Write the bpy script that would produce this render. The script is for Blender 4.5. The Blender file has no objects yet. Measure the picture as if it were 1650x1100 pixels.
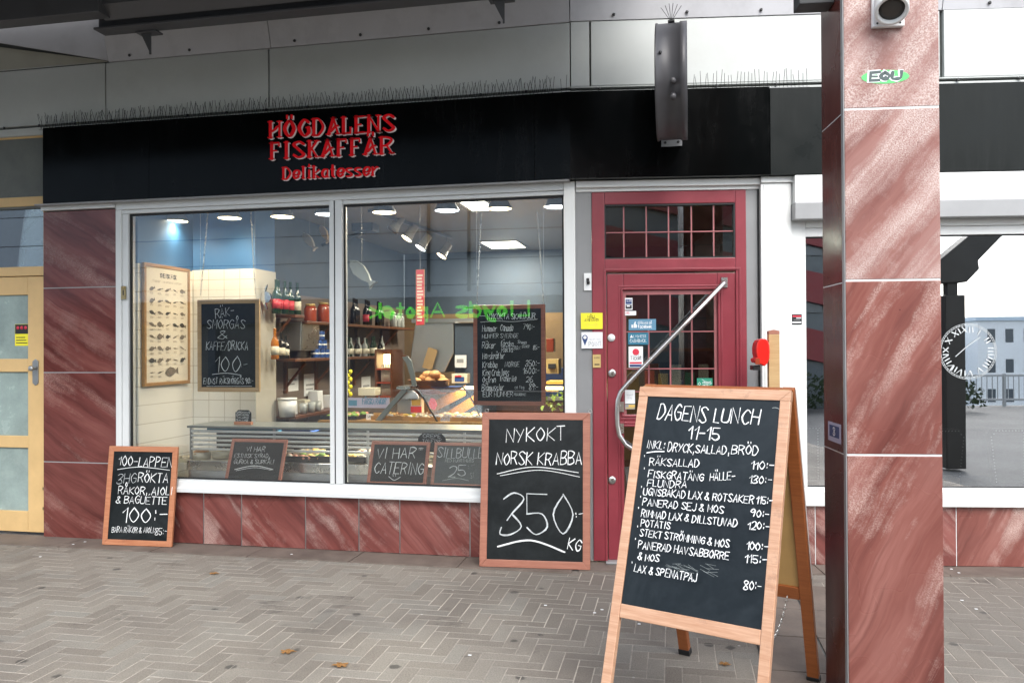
import bpy, math, random
from math import sin, cos, pi, radians as rad
from mathutils import Vector, Matrix
random.seed(7)
sc = bpy.context.scene
COL = sc.collection

# ------------------------------------------------------------------ camera
FPX = 1283.0                      # focal length in photo pixels (photo 1650 wide)
CAM = Vector((0.6904, -5.496, 1.5))
YAW, PIT, ROL = -0.2002, 0.0068, -0.0053
FW = Vector((sin(YAW)*cos(PIT), cos(YAW)*cos(PIT), sin(PIT)))
_r = Vector((cos(YAW), -sin(YAW), 0)); _u = _r.cross(FW)
RT = _r*cos(ROL) + _u*sin(ROL); UP = -_r*sin(ROL) + _u*cos(ROL)
cd = bpy.data.cameras.new('camera'); cam = bpy.data.objects.new('camera', cd); COL.objects.link(cam)
cd.sensor_width = 36; cd.lens = FPX/1650*36; cd.clip_start = .05; cd.clip_end = 3000
cam.matrix_world = Matrix(((RT.x, UP.x, -FW.x, CAM.x), (RT.y, UP.y, -FW.y, CAM.y), (RT.z, UP.z, -FW.z, CAM.z), (0, 0, 0, 1)))
sc.camera = cam
# ------------------------------------------------------------------ sky, sun, exposure
SUN_EL, SUN_AZ = rad(44), rad(158)      # azimuth from +y towards +x: behind the camera, to the right
w = bpy.data.worlds.new('World'); sc.world = w; w.use_nodes = True
nt = w.node_tree; bg = nt.nodes['Background']; sk = nt.nodes.new('ShaderNodeTexSky')
sk.sky_type = 'NISHITA'; sk.sun_disc = False; sk.sun_elevation = SUN_EL; sk.sun_rotation = SUN_AZ
sk.air_density = 1.0; sk.dust_density = 1.2; sk.ozone_density = 1.0
hs = nt.nodes.new('ShaderNodeHueSaturation'); hs.inputs['Saturation'].default_value = .38      # overcast: greyer than a clear sky
nt.links.new(sk.outputs[0], hs.inputs['Color']); nt.links.new(hs.outputs[0], bg.inputs[0]); bg.inputs[1].default_value = .15
sl = bpy.data.lights.new('sun', 'SUN'); so = bpy.data.objects.new('sun', sl); COL.objects.link(so)
sl.energy = 1.0; sl.angle = rad(40); sl.color = (1, .96, .9)
sd = Vector((sin(SUN_AZ)*cos(SUN_EL), cos(SUN_AZ)*cos(SUN_EL), sin(SUN_EL)))
so.rotation_euler = sd.to_track_quat('Z', 'Y').to_euler()
sc.view_settings.view_transform = 'Standard'; sc.view_settings.look = 'None'
sc.view_settings.exposure = 1.70; sc.view_settings.gamma = 1
try:
    sc.cycles.max_bounces = 10; sc.cycles.transparent_max_bounces = 16; sc.cycles.sample_clamp_indirect = 6
    sc.cycles.use_denoising = True; sc.cycles.caustics_reflective = False; sc.cycles.caustics_refractive = False
except Exception: pass

# ------------------------------------------------------------------ frames and pixel rays (authoring aid: turns a photo pixel into a point on a real plane)
BEND = 0.1378
FA = Matrix.Identity(4)                       # fish shop facade: along x, y into the shop, z up
FB = Matrix.Rotation(BEND, 4, 'Z')            # door and cafe facade, turned a little away
def ray(px, py): return FW + RT*((px-825)/FPX) - UP*((py-550)/FPX)
def hit(F, px, py, d=0.0):
    """local coordinates (s, d, z) where the pixel's ray meets the plane at depth d of frame F"""
    I = F.inverted(); c = I @ CAM; v = I.to_3x3() @ ray(px, py)
    t = (d-c.y)/v.y
    return c + v*t
def ground(px, py, z=0.0):
    v = ray(px, py); return CAM + v*((z-CAM.z)/v.z)
def hitx(px, py, x):
    v = ray(px, py); return CAM + v*((x-CAM.x)/v.x)
def rect(F, x0, y0, x1, y1, d=0.0):
    xm, ym = (x0+x1)/2, (y0+y1)/2
    return hit(F, x0, ym, d).x, hit(F, x1, ym, d).x, hit(F, xm, y1, d).z, hit(F, xm, y0, d).z
def SA(px, py=600, d=0.0): return hit(FA, px, py, d).x
def SB(px, py=600, d=0.0): return hit(FB, px, py, d).x

# ------------------------------------------------------------------ materials
def nn(t, kind, **kw):
    n = t.nodes.new('ShaderNode'+kind)
    for k, v in kw.items(): setattr(n, k, v)
    return n
def base(name):
    m = bpy.data.materials.new(name); m.use_nodes = True
    t = m.node_tree; return m, t, t.nodes['Principled BSDF']
def coords(t, scale=(1, 1, 1), rot=(0, 0, 0), rnd=True):
    tc = nn(t, 'TexCoord'); mp = nn(t, 'Mapping'); mp.inputs['Scale'].default_value = scale; mp.inputs['Rotation'].default_value = rot
    if rnd:
        oi = nn(t, 'ObjectInfo'); mu = nn(t, 'VectorMath', operation='SCALE')
        co = nn(t, 'CombineXYZ'); 
        for i in range(3): t.links.new(oi.outputs['Random'], co.inputs[i])
        t.links.new(co.outputs[0], mu.inputs[0]); mu.inputs['Scale'].default_value = 37.0
        ad = nn(t, 'VectorMath', operation='ADD'); t.links.new(tc.outputs['Object'], ad.inputs[0]); t.links.new(mu.outputs[0], ad.inputs[1])
        t.links.new(ad.outputs[0], mp.inputs[0])
    else:
        t.links.new(tc.outputs['Object'], mp.inputs[0])
    return mp.outputs[0]
def noise(t, vec, scale, detail=4, rough=.6, dist=0):
    n = nn(t, 'TexNoise'); n.inputs['Scale'].default_value = scale; n.inputs['Detail'].default_value = detail
    n.inputs['Roughness'].default_value = rough; n.inputs['Distortion'].default_value = dist
    t.links.new(vec, n.inputs['Vector']); return n.outputs['Fac']
def ramp(t, fac, stops):
    r = nn(t, 'ValToRGB'); e = r.color_ramp.elements
    while len(e) < len(stops): e.new(.5)
    for i, (p, c) in enumerate(stops): e[i].position = p; e[i].color = (*c, 1) if len(c) == 3 else c
    t.links.new(fac, r.inputs[0]); return r.outputs[0]
def mix(t, fac, a, b, mode='MIX'):
    n = nn(t, 'MixRGB', blend_type=mode)
    for i, v in enumerate((fac, a, b)):
        if hasattr(v, 'links') or hasattr(v, 'is_linked'): t.links.new(v, n.inputs[i])
        elif i == 0: n.inputs[0].default_value = v
        else: n.inputs[i].default_value = (*v, 1)
    return n.outputs[0]
def bump(t, b, h, s=.2, d=.005):
    n = nn(t, 'Bump'); n.inputs['Strength'].default_value = s; n.inputs['Distance'].default_value = d
    t.links.new(h, n.inputs['Height']); t.links.new(n.outputs[0], b.inputs['Normal'])
def mat(name, col, rough=.5, metal=0, var=.18, sc_=6, fine=60, bmp=.05, spec=None, dirt=None):
    m, t, b = base(name); v = coords(t)
    n1 = noise(t, v, sc_, 5); n2 = noise(t, v, fine, 3)
    lo = tuple(c*(1-var) for c in col); hi = tuple(min(1, c*(1+var)) for c in col)
    c = ramp(t, n1, [(.3, lo), (.7, hi)])
    c = mix(t, var*.5, c, ramp(t, n2, [(.35, lo), (.65, hi)]))
    if dirt:
        dn = noise(t, v, 2.3, 6, .7); c = mix(t, ramp(t, dn, [(.52, (0, 0, 0)), (.75, (.6, .6, .6))]), c, dirt)
    t.links.new(c, b.inputs['Base Color'])
    t.links.new(ramp(t, n1, [(.3, (rough*.85,)*3), (.7, (min(1, rough*1.15),)*3)]), b.inputs['Roughness'])
    b.inputs['Metallic'].default_value = metal
    if spec is not None: b.inputs['Specular IOR Level'].default_value = spec
    if bmp: bump(t, b, n2, bmp, .002)
    return m
def stone(name, ang, lo, midc, hi, pale, rough=.22, p0=.50, p1=.62):
    """polished red quartzite: grain bands running at an angle, pale cloudy streaks, salt speckle"""
    m, t, b = base(name); v0 = coords(t, (1, 1, 1))
    wp = nn(t, 'TexNoise'); wp.inputs['Scale'].default_value = 1.6; wp.inputs['Detail'].default_value = 4; t.links.new(v0, wp.inputs['Vector'])
    sb = nn(t, 'VectorMath', operation='MULTIPLY_ADD'); t.links.new(wp.outputs['Color'], sb.inputs[0]); sb.inputs[1].default_value = (.16, .16, .16); t.links.new(v0, sb.inputs[2])
    rt = nn(t, 'Mapping'); rt.inputs['Rotation'].default_value = (0, ang, 0); t.links.new(sb.outputs[0], rt.inputs[0])
    st = nn(t, 'Mapping'); st.inputs['Scale'].default_value = (.8, 3, 9); t.links.new(rt.outputs[0], st.inputs[0])
    st2 = nn(t, 'Mapping'); st2.inputs['Scale'].default_value = (.55, 2, 5.2); t.links.new(rt.outputs[0], st2.inputs[0])
    st3 = nn(t, 'Mapping'); st3.inputs['Scale'].default_value = (2, 5, 40); t.links.new(rt.outputs[0], st3.inputs[0])
    a = noise(t, st.outputs[0], 1.0, 5, .6); c2 = noise(t, st2.outputs[0], 1.0, 6, .62, .4); ln = noise(t, st3.outputs[0], 1, 3, .5)
    sp = noise(t, v0, 190, 3, .6); cl = noise(t, v0, 2.2, 3, .5)
    col = ramp(t, a, [(.28, lo), (.5, midc), (.72, hi)])
    col = mix(t, ramp(t, ln, [(.56, (0, 0, 0)), (.72, (.45, .45, .45))]), col, lo)
    iso = noise(t, v0, 2.6, 6, .72, .3); c2m = nn(t, 'Math', operation='MULTIPLY_ADD'); t.links.new(iso, c2m.inputs[0]); c2m.inputs[1].default_value = .32
    c2s = nn(t, 'Math', operation='MULTIPLY'); t.links.new(c2, c2s.inputs[0]); c2s.inputs[1].default_value = .68; t.links.new(c2s.outputs[0], c2m.inputs[2])
    pf = ramp(t, c2m.outputs[0], [(p0, (0, 0, 0)), (p1, (.9, .9, .9))])
    spk = ramp(t, sp, [(.40, (.22, .22, .22)), (.60, (1, 1, 1))])
    pf2 = mix(t, 1.0, pf, spk, 'MULTIPLY')
    col = mix(t, pf2, col, pale)
    col = mix(t, ramp(t, cl, [(.50, (0, 0, 0)), (.85, (.3, .3, .3))]), col, tuple(x*.7 for x in lo))
    vn = nn(t, 'TexVoronoi'); vn.inputs['Scale'].default_value = 9; t.links.new(v0, vn.inputs['Vector'])
    col = mix(t, ramp(t, vn.outputs['Distance'], [(.02, (.7, .7, .7)), (.035, (0, 0, 0))]), col, tuple(x*.4 for x in lo))
    t.links.new(col, b.inputs['Base Color'])
    t.links.new(ramp(t, cl, [(.3, (rough*.6,)*3), (.75, (rough*1.7,)*3)]), b.inputs['Roughness'])
    b.inputs['Specular IOR Level'].default_value = .5
    bump(t, b, sp, .03, .001)
    return m
def wood(name, dark, light, rough=.45, ang=(0, 0, 0), stretch=(1.6, 22, 22), wear=None):
    m, t, b = base(name); v = coords(t, stretch, ang)
    a = noise(t, v, 1.5, 6, .65, .6); f = noise(t, v, 7, 4, .6)
    c = ramp(t, a, [(.3, dark), (.7, light)]); c = mix(t, .35, c, ramp(t, f, [(.4, dark), (.65, light)]))
    v2 = coords(t)
    if wear:
        d = noise(t, v2, 9, 6, .75); c = mix(t, ramp(t, d, [(.60, (0, 0, 0)), (.75, (.7, .7, .7))]), c, wear)
    t.links.new(c, b.inputs['Base Color']); b.inputs['Roughness'].default_value = rough
    bump(t, b, f, .12, .002); return m
def emis(name, col, s):
    m, t, b = base(name); b.inputs['Base Color'].default_value = (*col, 1)
    b.inputs['Emission Color'].default_value = (*col, 1); b.inputs['Emission Strength'].default_value = s; return m
def glass(name, refl, tint=(.95, .97, .97), haze=0.0):
    m = bpy.data.materials.new(name); m.use_nodes = True; t = m.node_tree; t.nodes.clear()
    o = nn(t, 'OutputMaterial'); mx = nn(t, 'MixShader'); tr = nn(t, 'BsdfTransparent'); gl = nn(t, 'BsdfGlossy')
    gl.inputs['Roughness'].default_value = 0.003; gl.inputs['Color'].default_value = (1, 1, 1, 1)
    tr.inputs['Color'].default_value = (*tint, 1)
    lw = nn(t, 'Fresnel'); lw.inputs['IOR'].default_value = 1.45
    ad = nn(t, 'Math', operation='ADD'); ad.use_clamp = True; t.links.new(lw.outputs[0], ad.inputs[0]); ad.inputs[1].default_value = refl
    # slight waviness, as in real window panes
    tc = nn(t, 'TexCoord'); ns = nn(t, 'TexNoise'); ns.inputs['Scale'].default_value = 1.1; ns.inputs['Detail'].default_value = 1; t.links.new(tc.outputs['Object'], ns.inputs['Vector'])
    bp = nn(t, 'Bump'); bp.inputs['Strength'].default_value = .05; bp.inputs['Distance'].default_value = .006
    t.links.new(ns.outputs['Fac'], bp.inputs['Height']); t.links.new(bp.outputs[0], gl.inputs['Normal'])
    t.links.new(ad.outputs[0], mx.inputs[0]); t.links.new(tr.outputs[0], mx.inputs[1]); t.links.new(gl.outputs[0], mx.inputs[2])
    t.links.new(mx.outputs[0], o.inputs[0]); return m
def chalkboard_mat(name, col, smear):
    m, t, b = base(name); v = coords(t)
    a = noise(t, v, 2.2, 5, .7, .8); f = noise(t, v, 14, 5, .7)
    c = ramp(t, a, [(.45, col), (.8, smear)]); c = mix(t, .25, c, ramp(t, f, [(.45, col), (.75, smear)]))
    t.links.new(c, b.inputs['Base Color']); t.links.new(ramp(t, a, [(.3, (.3,)*3), (.7, (.5,)*3)]), b.inputs['Roughness'])
    b.inputs['Specular IOR Level'].default_value = .22; return m
def tile_mat(name, col, sx, sz, grout, off=.5):
    m, t, b = base(name); tc = nn(t, 'TexCoord'); mp = nn(t, 'Mapping'); mp.inputs['Rotation'].default_value = (pi/2, 0, 0)
    t.links.new(tc.outputs['Object'], mp.inputs[0])
    br = nn(t, 'TexBrick'); br.offset = off; br.inputs['Scale'].default_value = 1; br.inputs['Brick Width'].default_value = sx; br.inputs['Row Height'].default_value = sz
    br.inputs['Mortar Size'].default_value = .003; br.inputs['Color1'].default_value = (*col, 1); br.inputs['Color2'].default_value = (*[c*.95 for c in col], 1); br.inputs['Mortar'].default_value = (*grout, 1)
    t.links.new(mp.outputs[0], br.inputs['Vector']); t.links.new(br.outputs['Color'], b.inputs['Base Color']); b.inputs['Roughness'].default_value = .25
    return m

M = {}
RED_LO, RED_MID, RED_HI, PALE = (.080, .018, .016), (.175, .050, .042), (.28, .105, .09), (.56, .43, .38)
M['stone_down'] = stone('red quartzite, bands falling right', rad(-48), RED_LO, RED_MID, RED_HI, PALE, .35)
M['stone_up'] = stone('red quartzite, bands rising right', rad(60), (.11, .030, .024), (.205, .070, .056), (.31, .135, .112), (.58, .44, .39), .25, .50, .62)
M['stone_pale'] = stone('pale red quartzite, bands rising right', rad(52), (.17, .060, .050), (.275, .125, .105), (.38, .22, .195), (.60, .50, .46), .25, .44, .56)
M['stone_shaded'] = stone('red quartzite, darker', rad(-30), (.070, .017, .014), (.15, .043, .036), (.21, .075, .063), (.36, .22, .19), .14, .53, .66)  # same stone as the plinth, its shade put into a darker colour
M['stone_side'] = stone('polished dark red quartzite', rad(80), (.06, .017, .014), (.095, .028, .023), (.13, .042, .035), (.16, .07, .06), .25); M['stone_side'].node_tree.nodes['Principled BSDF'].inputs['Specular IOR Level'].default_value = .22  # darker version of the stone for the pillar's left face
M['kerbstone'] = mat('worn reddish paving slab', (.150, .120, .100), .75, var=.3, sc_=5, dirt=(.07, .055, .05), bmp=.3)
M['clad'] = mat('off white coated cladding', (.47, .49, .475), .45, var=.05, sc_=2, bmp=.02, dirt=(.42, .43, .41))
M['soffit'] = mat('grey white soffit sheet', (.52, .52, .54), .5, var=.06, sc_=2, bmp=.02, dirt=(.36, .36, .37))
M['beige'] = mat('beige grey sheet', (.34, .33, .27), .5, var=.06)
M['dark_screw'] = mat('dark screw head', (.03, .03, .03), .5)
M['joint'] = mat('grey joint strip', (.12, .13, .12), .6)
M['beam'] = mat('grey painted steel', (.085, .088, .095), .5, var=.12)
M['roof'] = mat('dark roof sheet', (.05, .052, .055), .7)
M['roof_bounce'] = mat('pale grey canopy lining', (.62, .64, .62), .7)  # pale underside is out of view, chosen to bounce light onto the cladding
def panel_black(name, col, dust, rough, spec):
    m, t, b = base(name); v = coords(t, (14, 14, 1.2)); v2 = coords(t)
    a = noise(t, v, 1.2, 5, .7); g = noise(t, v2, 2.2, 5, .65)
    f = mix(t, 1.0, ramp(t, a, [(.45, (0, 0, 0)), (.8, (1, 1, 1))]), ramp(t, g, [(.4, (0, 0, 0)), (.75, (1, 1, 1))]), 'MULTIPLY')
    t.links.new(mix(t, f, col, dust), b.inputs['Base Color']); t.links.new(ramp(t, g, [(.3, (rough*.7,)*3), (.75, (rough*1.9,)*3)]), b.inputs['Roughness'])
    b.inputs['Specular IOR Level'].default_value = spec
    wv = noise(t, v2, .9, 2, .4); bump(t, b, wv, .04, .01); return m
M['black'] = panel_black('gloss black fascia panel', (.0016, .0019, .0019), (.012, .012, .012), .12, .12)
M['black_green'] = panel_black('dark green grey fascia panel', (.006, .0082, .0078), (.02, .022, .022), .3, .14)
M['white'] = mat('white window aluminium', (.66, .68, .68), .35, var=.03, sc_=3, bmp=.01)
M['white2'] = mat('bright white aluminium', (.74, .755, .745), .4, var=.03, sc_=3, bmp=.01)
M['alu'] = mat('grey aluminium', (.30, .305, .31), .4, var=.06)
M['grey_strip'] = mat('grey filler board', (.23, .235, .24), .5, var=.05)
M['gasket'] = mat('black gasket', (.008, .009, .01), .6)
M['red_door'] = mat('red painted door', (.232, .033, .046), .33, var=.12, sc_=3, dirt=(.145, .018, .026), bmp=.05)
M['red_bar'] = mat('faded red glazing bar', (.30, .10, .105), .4)
M['ochre'] = mat('ochre painted wood', (.62, .42, .19), .5, var=.06, dirt=(.50, .33, .15))
M['steel'] = mat('brushed steel', (.55, .54, .52), .28, 1, var=.08)
M['steel_soft'] = mat('soft brushed steel', (.46, .46, .45), .38, 1, var=.02, sc_=1, fine=8)
M['steel_dull'] = mat('dull steel', (.38, .385, .38), .42, 1, var=.1)
M['chrome'] = mat('bright chrome', (.75, .75, .74), .12, 1, var=.03)
M['brass'] = mat('aged brass', (.42, .33, .17), .4, .8)
M['wood_red'] = wood('reddish stained frame wood', (.25, .070, .040), (.40, .15, .09), .4, wear=(.14, .05, .035))
M['wood_pink'] = wood('pale red frame wood', (.27, .10, .065), (.41, .175, .115), .42, wear=(.17, .075, .05))
M['wood_orange'] = wood('orange frame wood', (.36, .13, .06), (.52, .23, .12), .4, wear=(.24, .10, .06))
M['wood_sand'] = wood('sandwich board wood', (.42, .21, .115), (.62, .39, .26), .30, wear=(.22, .12, .08))
M['wood_back'] = wood('orange brown rear frame', (.22, .062, .016), (.33, .105, .03), .4)
M['wood_light'] = wood('light pine frame', (.44, .27, .12), (.58, .39, .20), .45)
M['wood_oak'] = wood('oak poster frame', (.30, .16, .05), (.40, .22, .08), .45)
M['wood_shelf'] = wood('brown shelf wood', (.085, .030, .014), (.15, .055, .024), .4)
M['wood_post'] = wood('rough post wood', (.42, .26, .11), (.55, .37, .18), .65, (0, pi/2, 0))
M['hardboard'] = mat('brown hardboard', (.44, .27, .10), .6, var=.08, sc_=9)
M['board'] = chalkboard_mat('black chalkboard', (.006, .0078, .0085), (.026, .031, .033))
M['board_blue'] = chalkboard_mat('blue black chalkboard', (.008, .0125, .016), (.028, .037, .044))
M['board_grey'] = chalkboard_mat('smeared grey chalkboard', (.055, .065, .068), (.12, .135, .14))
M['chalk'] = mat('white chalk paint', (.92, .93, .93), .8, var=.06, bmp=0)
def chalk_mat(name, hi, lo, sc_):
    m, t, b = base(name); v = coords(t); a = noise(t, v, sc_, 4, .7); g = noise(t, v, 9, 3, .6)
    c = ramp(t, a, [(.34, lo), (.52, hi)]); c = mix(t, ramp(t, g, [(.5, (0, 0, 0)), (.8, (.6, .6, .6))]), c, tuple((p+q)/2 for p, q in zip(hi, lo)))
    t.links.new(c, b.inputs['Base Color']); b.inputs['Roughness'].default_value = .9; return m
M['chalk'] = chalk_mat('white chalk paint', (.93, .94, .94), (.36, .39, .40), 230)
M['chalk_thin'] = mat('thin chalk', (.52, .55, .56), .9, var=.3, sc_=30, bmp=0)
M['chalk_faint'] = mat('faint chalk', (.26, .29, .29), .9, var=.3, sc_=30, bmp=0)
M['sign_red'] = mat('red letter face', (.78, .006, .012), .5, var=.03, bmp=0, spec=.15)
M['sign_white'] = mat('white letter edge', (.82, .80, .80), .4, var=.03, bmp=0)
M['drum'] = mat('grey painted drum', (.062, .061, .067), .42, var=.1)
M['lamp_grey'] = mat('grey plastic lamp body', (.33, .32, .29), .45)
M['lamp_dome'] = mat('grey enamel lamp dome', (.13, .135, .14), .4)
M['bulb_warm'] = emis('warm lamp light', (1, .80, .48), 5.0)
M['bulb_white'] = emis('cool lamp light', (.93, .97, 1), 4.0)
M['ceil_light'] = emis('ceiling light panel', (1, .93, .76), 4.5)
M['green_letter'] = emis('green lit letter', (.10, .70, .05), .9)
M['glass_shop'] = glass('shop window glass', .03)
M['glass_door'] = glass('door glass', .12, (.5, .55, .56))
M['glass_cafe'] = glass('reflecting cafe glass', .52, (.85, .88, .88))
M['glass_clear'] = glass('thin clear glass', .03)
M['glass_frost'] = mat('frosted door glass', (.27, .34, .32), .25, var=.25, sc_=4, spec=.7, dirt=(.40, .46, .43))
M['glass_left'] = glass('office glass', .14, (.75, .8, .78))
M['blue_wall'] = mat('blue painted wall', (.035, .13, .32), .5, var=.06)
M['tile'] = tile_mat('cream wall tile', (.80, .78, .72), .15, .15, (.50, .47, .40), 0)
M['wall_dim'] = mat('dim plaster', (.15, .115, .095), .7)
M['wall_dark_reflect'] = mat('dark back wall', (.045, .065, .095), .7)  # bluish dark tone imitates window reflection over a dim interior
M['wall_tan'] = mat('tan back wall', (.20, .13, .065), .7)
M['ceiling'] = tile_mat('ceiling tile', (.34, .31, .26), .6, .6, (.25, .22, .18), 0)
M['floor_in'] = mat('shop floor', (.12, .10, .085), .4)
M['cafe_dark'] = mat('cafe interior', (.03, .03, .03), .7)
M['paper'] = mat('cream poster paper', (.66, .60, .49), .6, var=.04, sc_=3, bmp=0)
M['ink'] = mat('grey brown ink', (.16, .13, .10), .8, var=.5, sc_=40, bmp=0)
M['ink_dark'] = mat('dark ink', (.04, .035, .03), .8)
M['plastic_red'] = mat('red plastic', (.68, .018, .012), .22, var=.05, bmp=0)
M['plastic_black'] = mat('black plastic', (.012, .012, .013), .35)
M['plastic_white'] = mat('white plastic', (.74, .75, .75), .4, var=.03)
M['mesh_dark'] = mat('dark speaker mesh', (.045, .04, .035), .6)
def flat(name, c, r=.5): M[name] = mat(name, c, r, var=.05, bmp=0); return M[name]
flat('yellow', (.82, .74, .03)); flat('s_white', (.78, .80, .81)); flat('s_blue', (.10, .24, .36)); flat('s_teal', (.02, .16, .25))
flat('s_navy', (.02, .05, .16)); flat('s_green', (.02, .24, .15)); flat('s_lime', (.10, .60, .16)); flat('s_red', (.62, .03, .06)); flat('s_black', (.012, .012, .014))
flat('s_tan', (.50, .36, .14)); flat('s_grey', (.30, .31, .32)); flat('s_lilac', (.42, .41, .55)); flat('s_darkteal', (.06, .09, .09))
flat('leaf', (.24, .115, .03), .7); flat('bread', (.50, .25, .09), .7); flat('wicker', (.22, .085, .03), .7); flat('pie', (.52, .33, .13), .7); flat('foil', (.55, .50, .38), .35)
flat('lettuce', (.20, .32, .06), .6); flat('cheese', (.70, .46, .08), .5); flat('shrimp', (.60, .28, .18), .5); flat('fish', (.42, .38, .33), .35)
flat('bottle_green', (.012, .035, .018), .08); flat('bottle_dark', (.010, .009, .008), .08); flat('amber', (.42, .14, .015), .12); flat('jar_red', (.30, .055, .025), .15)
flat('label_red', (.55, .05, .07)); flat('label_cream', (.62, .58, .45)); flat('glassy', (.35, .37, .36), .08); flat('navy_can', (.03, .08, .26), .3)
flat('tray_gold', (.30, .155, .035), .3); flat('red_tag', (.72, .03, .04)); flat('cardboard', (.33, .22, .10), .7)
flat('opp_blue', (.58, .69, .80), .55); flat('opp_dark', (.015, .032, .075), .4); flat('opp_low', (.12, .125, .13), .5); flat('opp_line', (.10, .12, .14))
flat('apt_white', (.78, .83, .87)); flat('apt_blue', (.52, .64, .76)); flat('apt_glass', (.07, .09, .11), .2); flat('fence_steel', (.33, .35, .36), .4)
flat('stair_red', (.17, .018, .022)); flat('stair_grey', (.10, .12, .13)); flat('post_dark', (.02, .018, .016), .4); flat('bush', (.03, .05, .02), .8)
flat('bar_pale', (.60, .61, .60), .3); flat('strut_grey', (.13, .145, .14), .35); flat('leather', (.03, .028, .027), .4); flat('stud', (.80, .80, .78), .3)
def asphalt():
    m, t, b = base('grey plaza asphalt'); v = coords(t, rnd=False)
    a = noise(t, v, .35, 6, .7); f = noise(t, v, 30, 3, .6)
    c = ramp(t, a, [(.35, (.09, .09, .088)), (.7, (.20, .20, .195))]); c = mix(t, .3, c, ramp(t, f, [(.3, (.05, .05, .05)), (.7, (.22, .22, .21))]))
    t.links.new(c, b.inputs['Base Color']); b.inputs['Roughness'].default_value = .8; return m
M['asphalt'] = asphalt()
def paver_mat():
    m, t, b = base('weathered clay grey paver'); v = coords(t, rnd=False)
    at = nn(t, 'Attribute', attribute_name='tone')
    a = noise(t, v, 1.1, 6, .65); f = noise(t, v, 140, 3, .7); g = noise(t, v, 5, 6, .72); h = noise(t, v, 28, 4, .7)
    c = ramp(t, at.outputs['Fac'], [(0, (.152, .130, .104)), (.3, (.202, .177, .145)), (.7, (.250, .225, .187)), (1, (.222, .214, .186))])
    c = mix(t, ramp(t, a, [(.35, (0, 0, 0)), (.75, (.35, .35, .35))]), c, (.16, .125, .11))
    c = mix(t, ramp(t, g, [(.56, (0, 0, 0)), (.72, (.5, .5, .5))]), c, (.125, .105, .09))
    c = mix(t, ramp(t, g, [(.28, (.4, .4, .4)), (.42, (0, 0, 0))]), c, (.29, .275, .24))
    c = mix(t, .40, c, ramp(t, f, [(.3, (.045, .039, .033)), (.62, (.36, .335, .295))]))
    k2_ = noise(t, v, .55, 5, .6); c = mix(t, ramp(t, k2_, [(.46, (0, 0, 0)), (.60, (.5, .5, .5))]), c, (.105, .092, .08))
    k3_ = noise(t, v, 2.1, 6, .75, .5); c = mix(t, ramp(t, k3_, [(.60, (0, 0, 0)), (.68, (.65, .65, .65))]), c, (.075, .066, .058))
    # dark chewing gum and oil spots
    vo = nn(t, 'TexVoronoi'); vo.inputs['Scale'].default_value = 3.4; t.links.new(v, vo.inputs['Vector'])
    dd = nn(t, 'Math', operation='ADD'); t.links.new(vo.outputs['Distance'], dd.inputs[0])
    hm = nn(t, 'Math', operation='MULTIPLY'); t.links.new(h, hm.inputs[0]); hm.inputs[1].default_value = .12; t.links.new(hm.outputs[0], dd.inputs[1])
    c = mix(t, ramp(t, dd.outputs[0], [(.135, (.8, .8, .8)), (.165, (0, 0, 0))]), c, (.045, .042, .038))
    vo2 = nn(t, 'TexVoronoi'); vo2.inputs['Scale'].default_value = 5.5; mp = nn(t, 'Mapping'); mp.inputs['Location'].default_value = (3.3, 1.7, 0); t.links.new(v, mp.inputs[0]); t.links.new(mp.outputs[0], vo2.inputs['Vector'])
    c = mix(t, ramp(t, vo2.outputs['Distance'], [(.035, (.8, .8, .8)), (.05, (0, 0, 0))]), c, (.45, .44, .41))
    t.links.new(c, b.inputs['Base Color']); t.links.new(ramp(t, g, [(.3, (.75,)*3), (.7, (.6,)*3)]), b.inputs['Roughness'])
    bump(t, b, f, .25, .002); return m
M['paver'] = paver_mat()
M['sand'] = mat('pale joint sand', (.36, .325, .28), .9, var=.5, sc_=2.2, fine=60)

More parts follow.
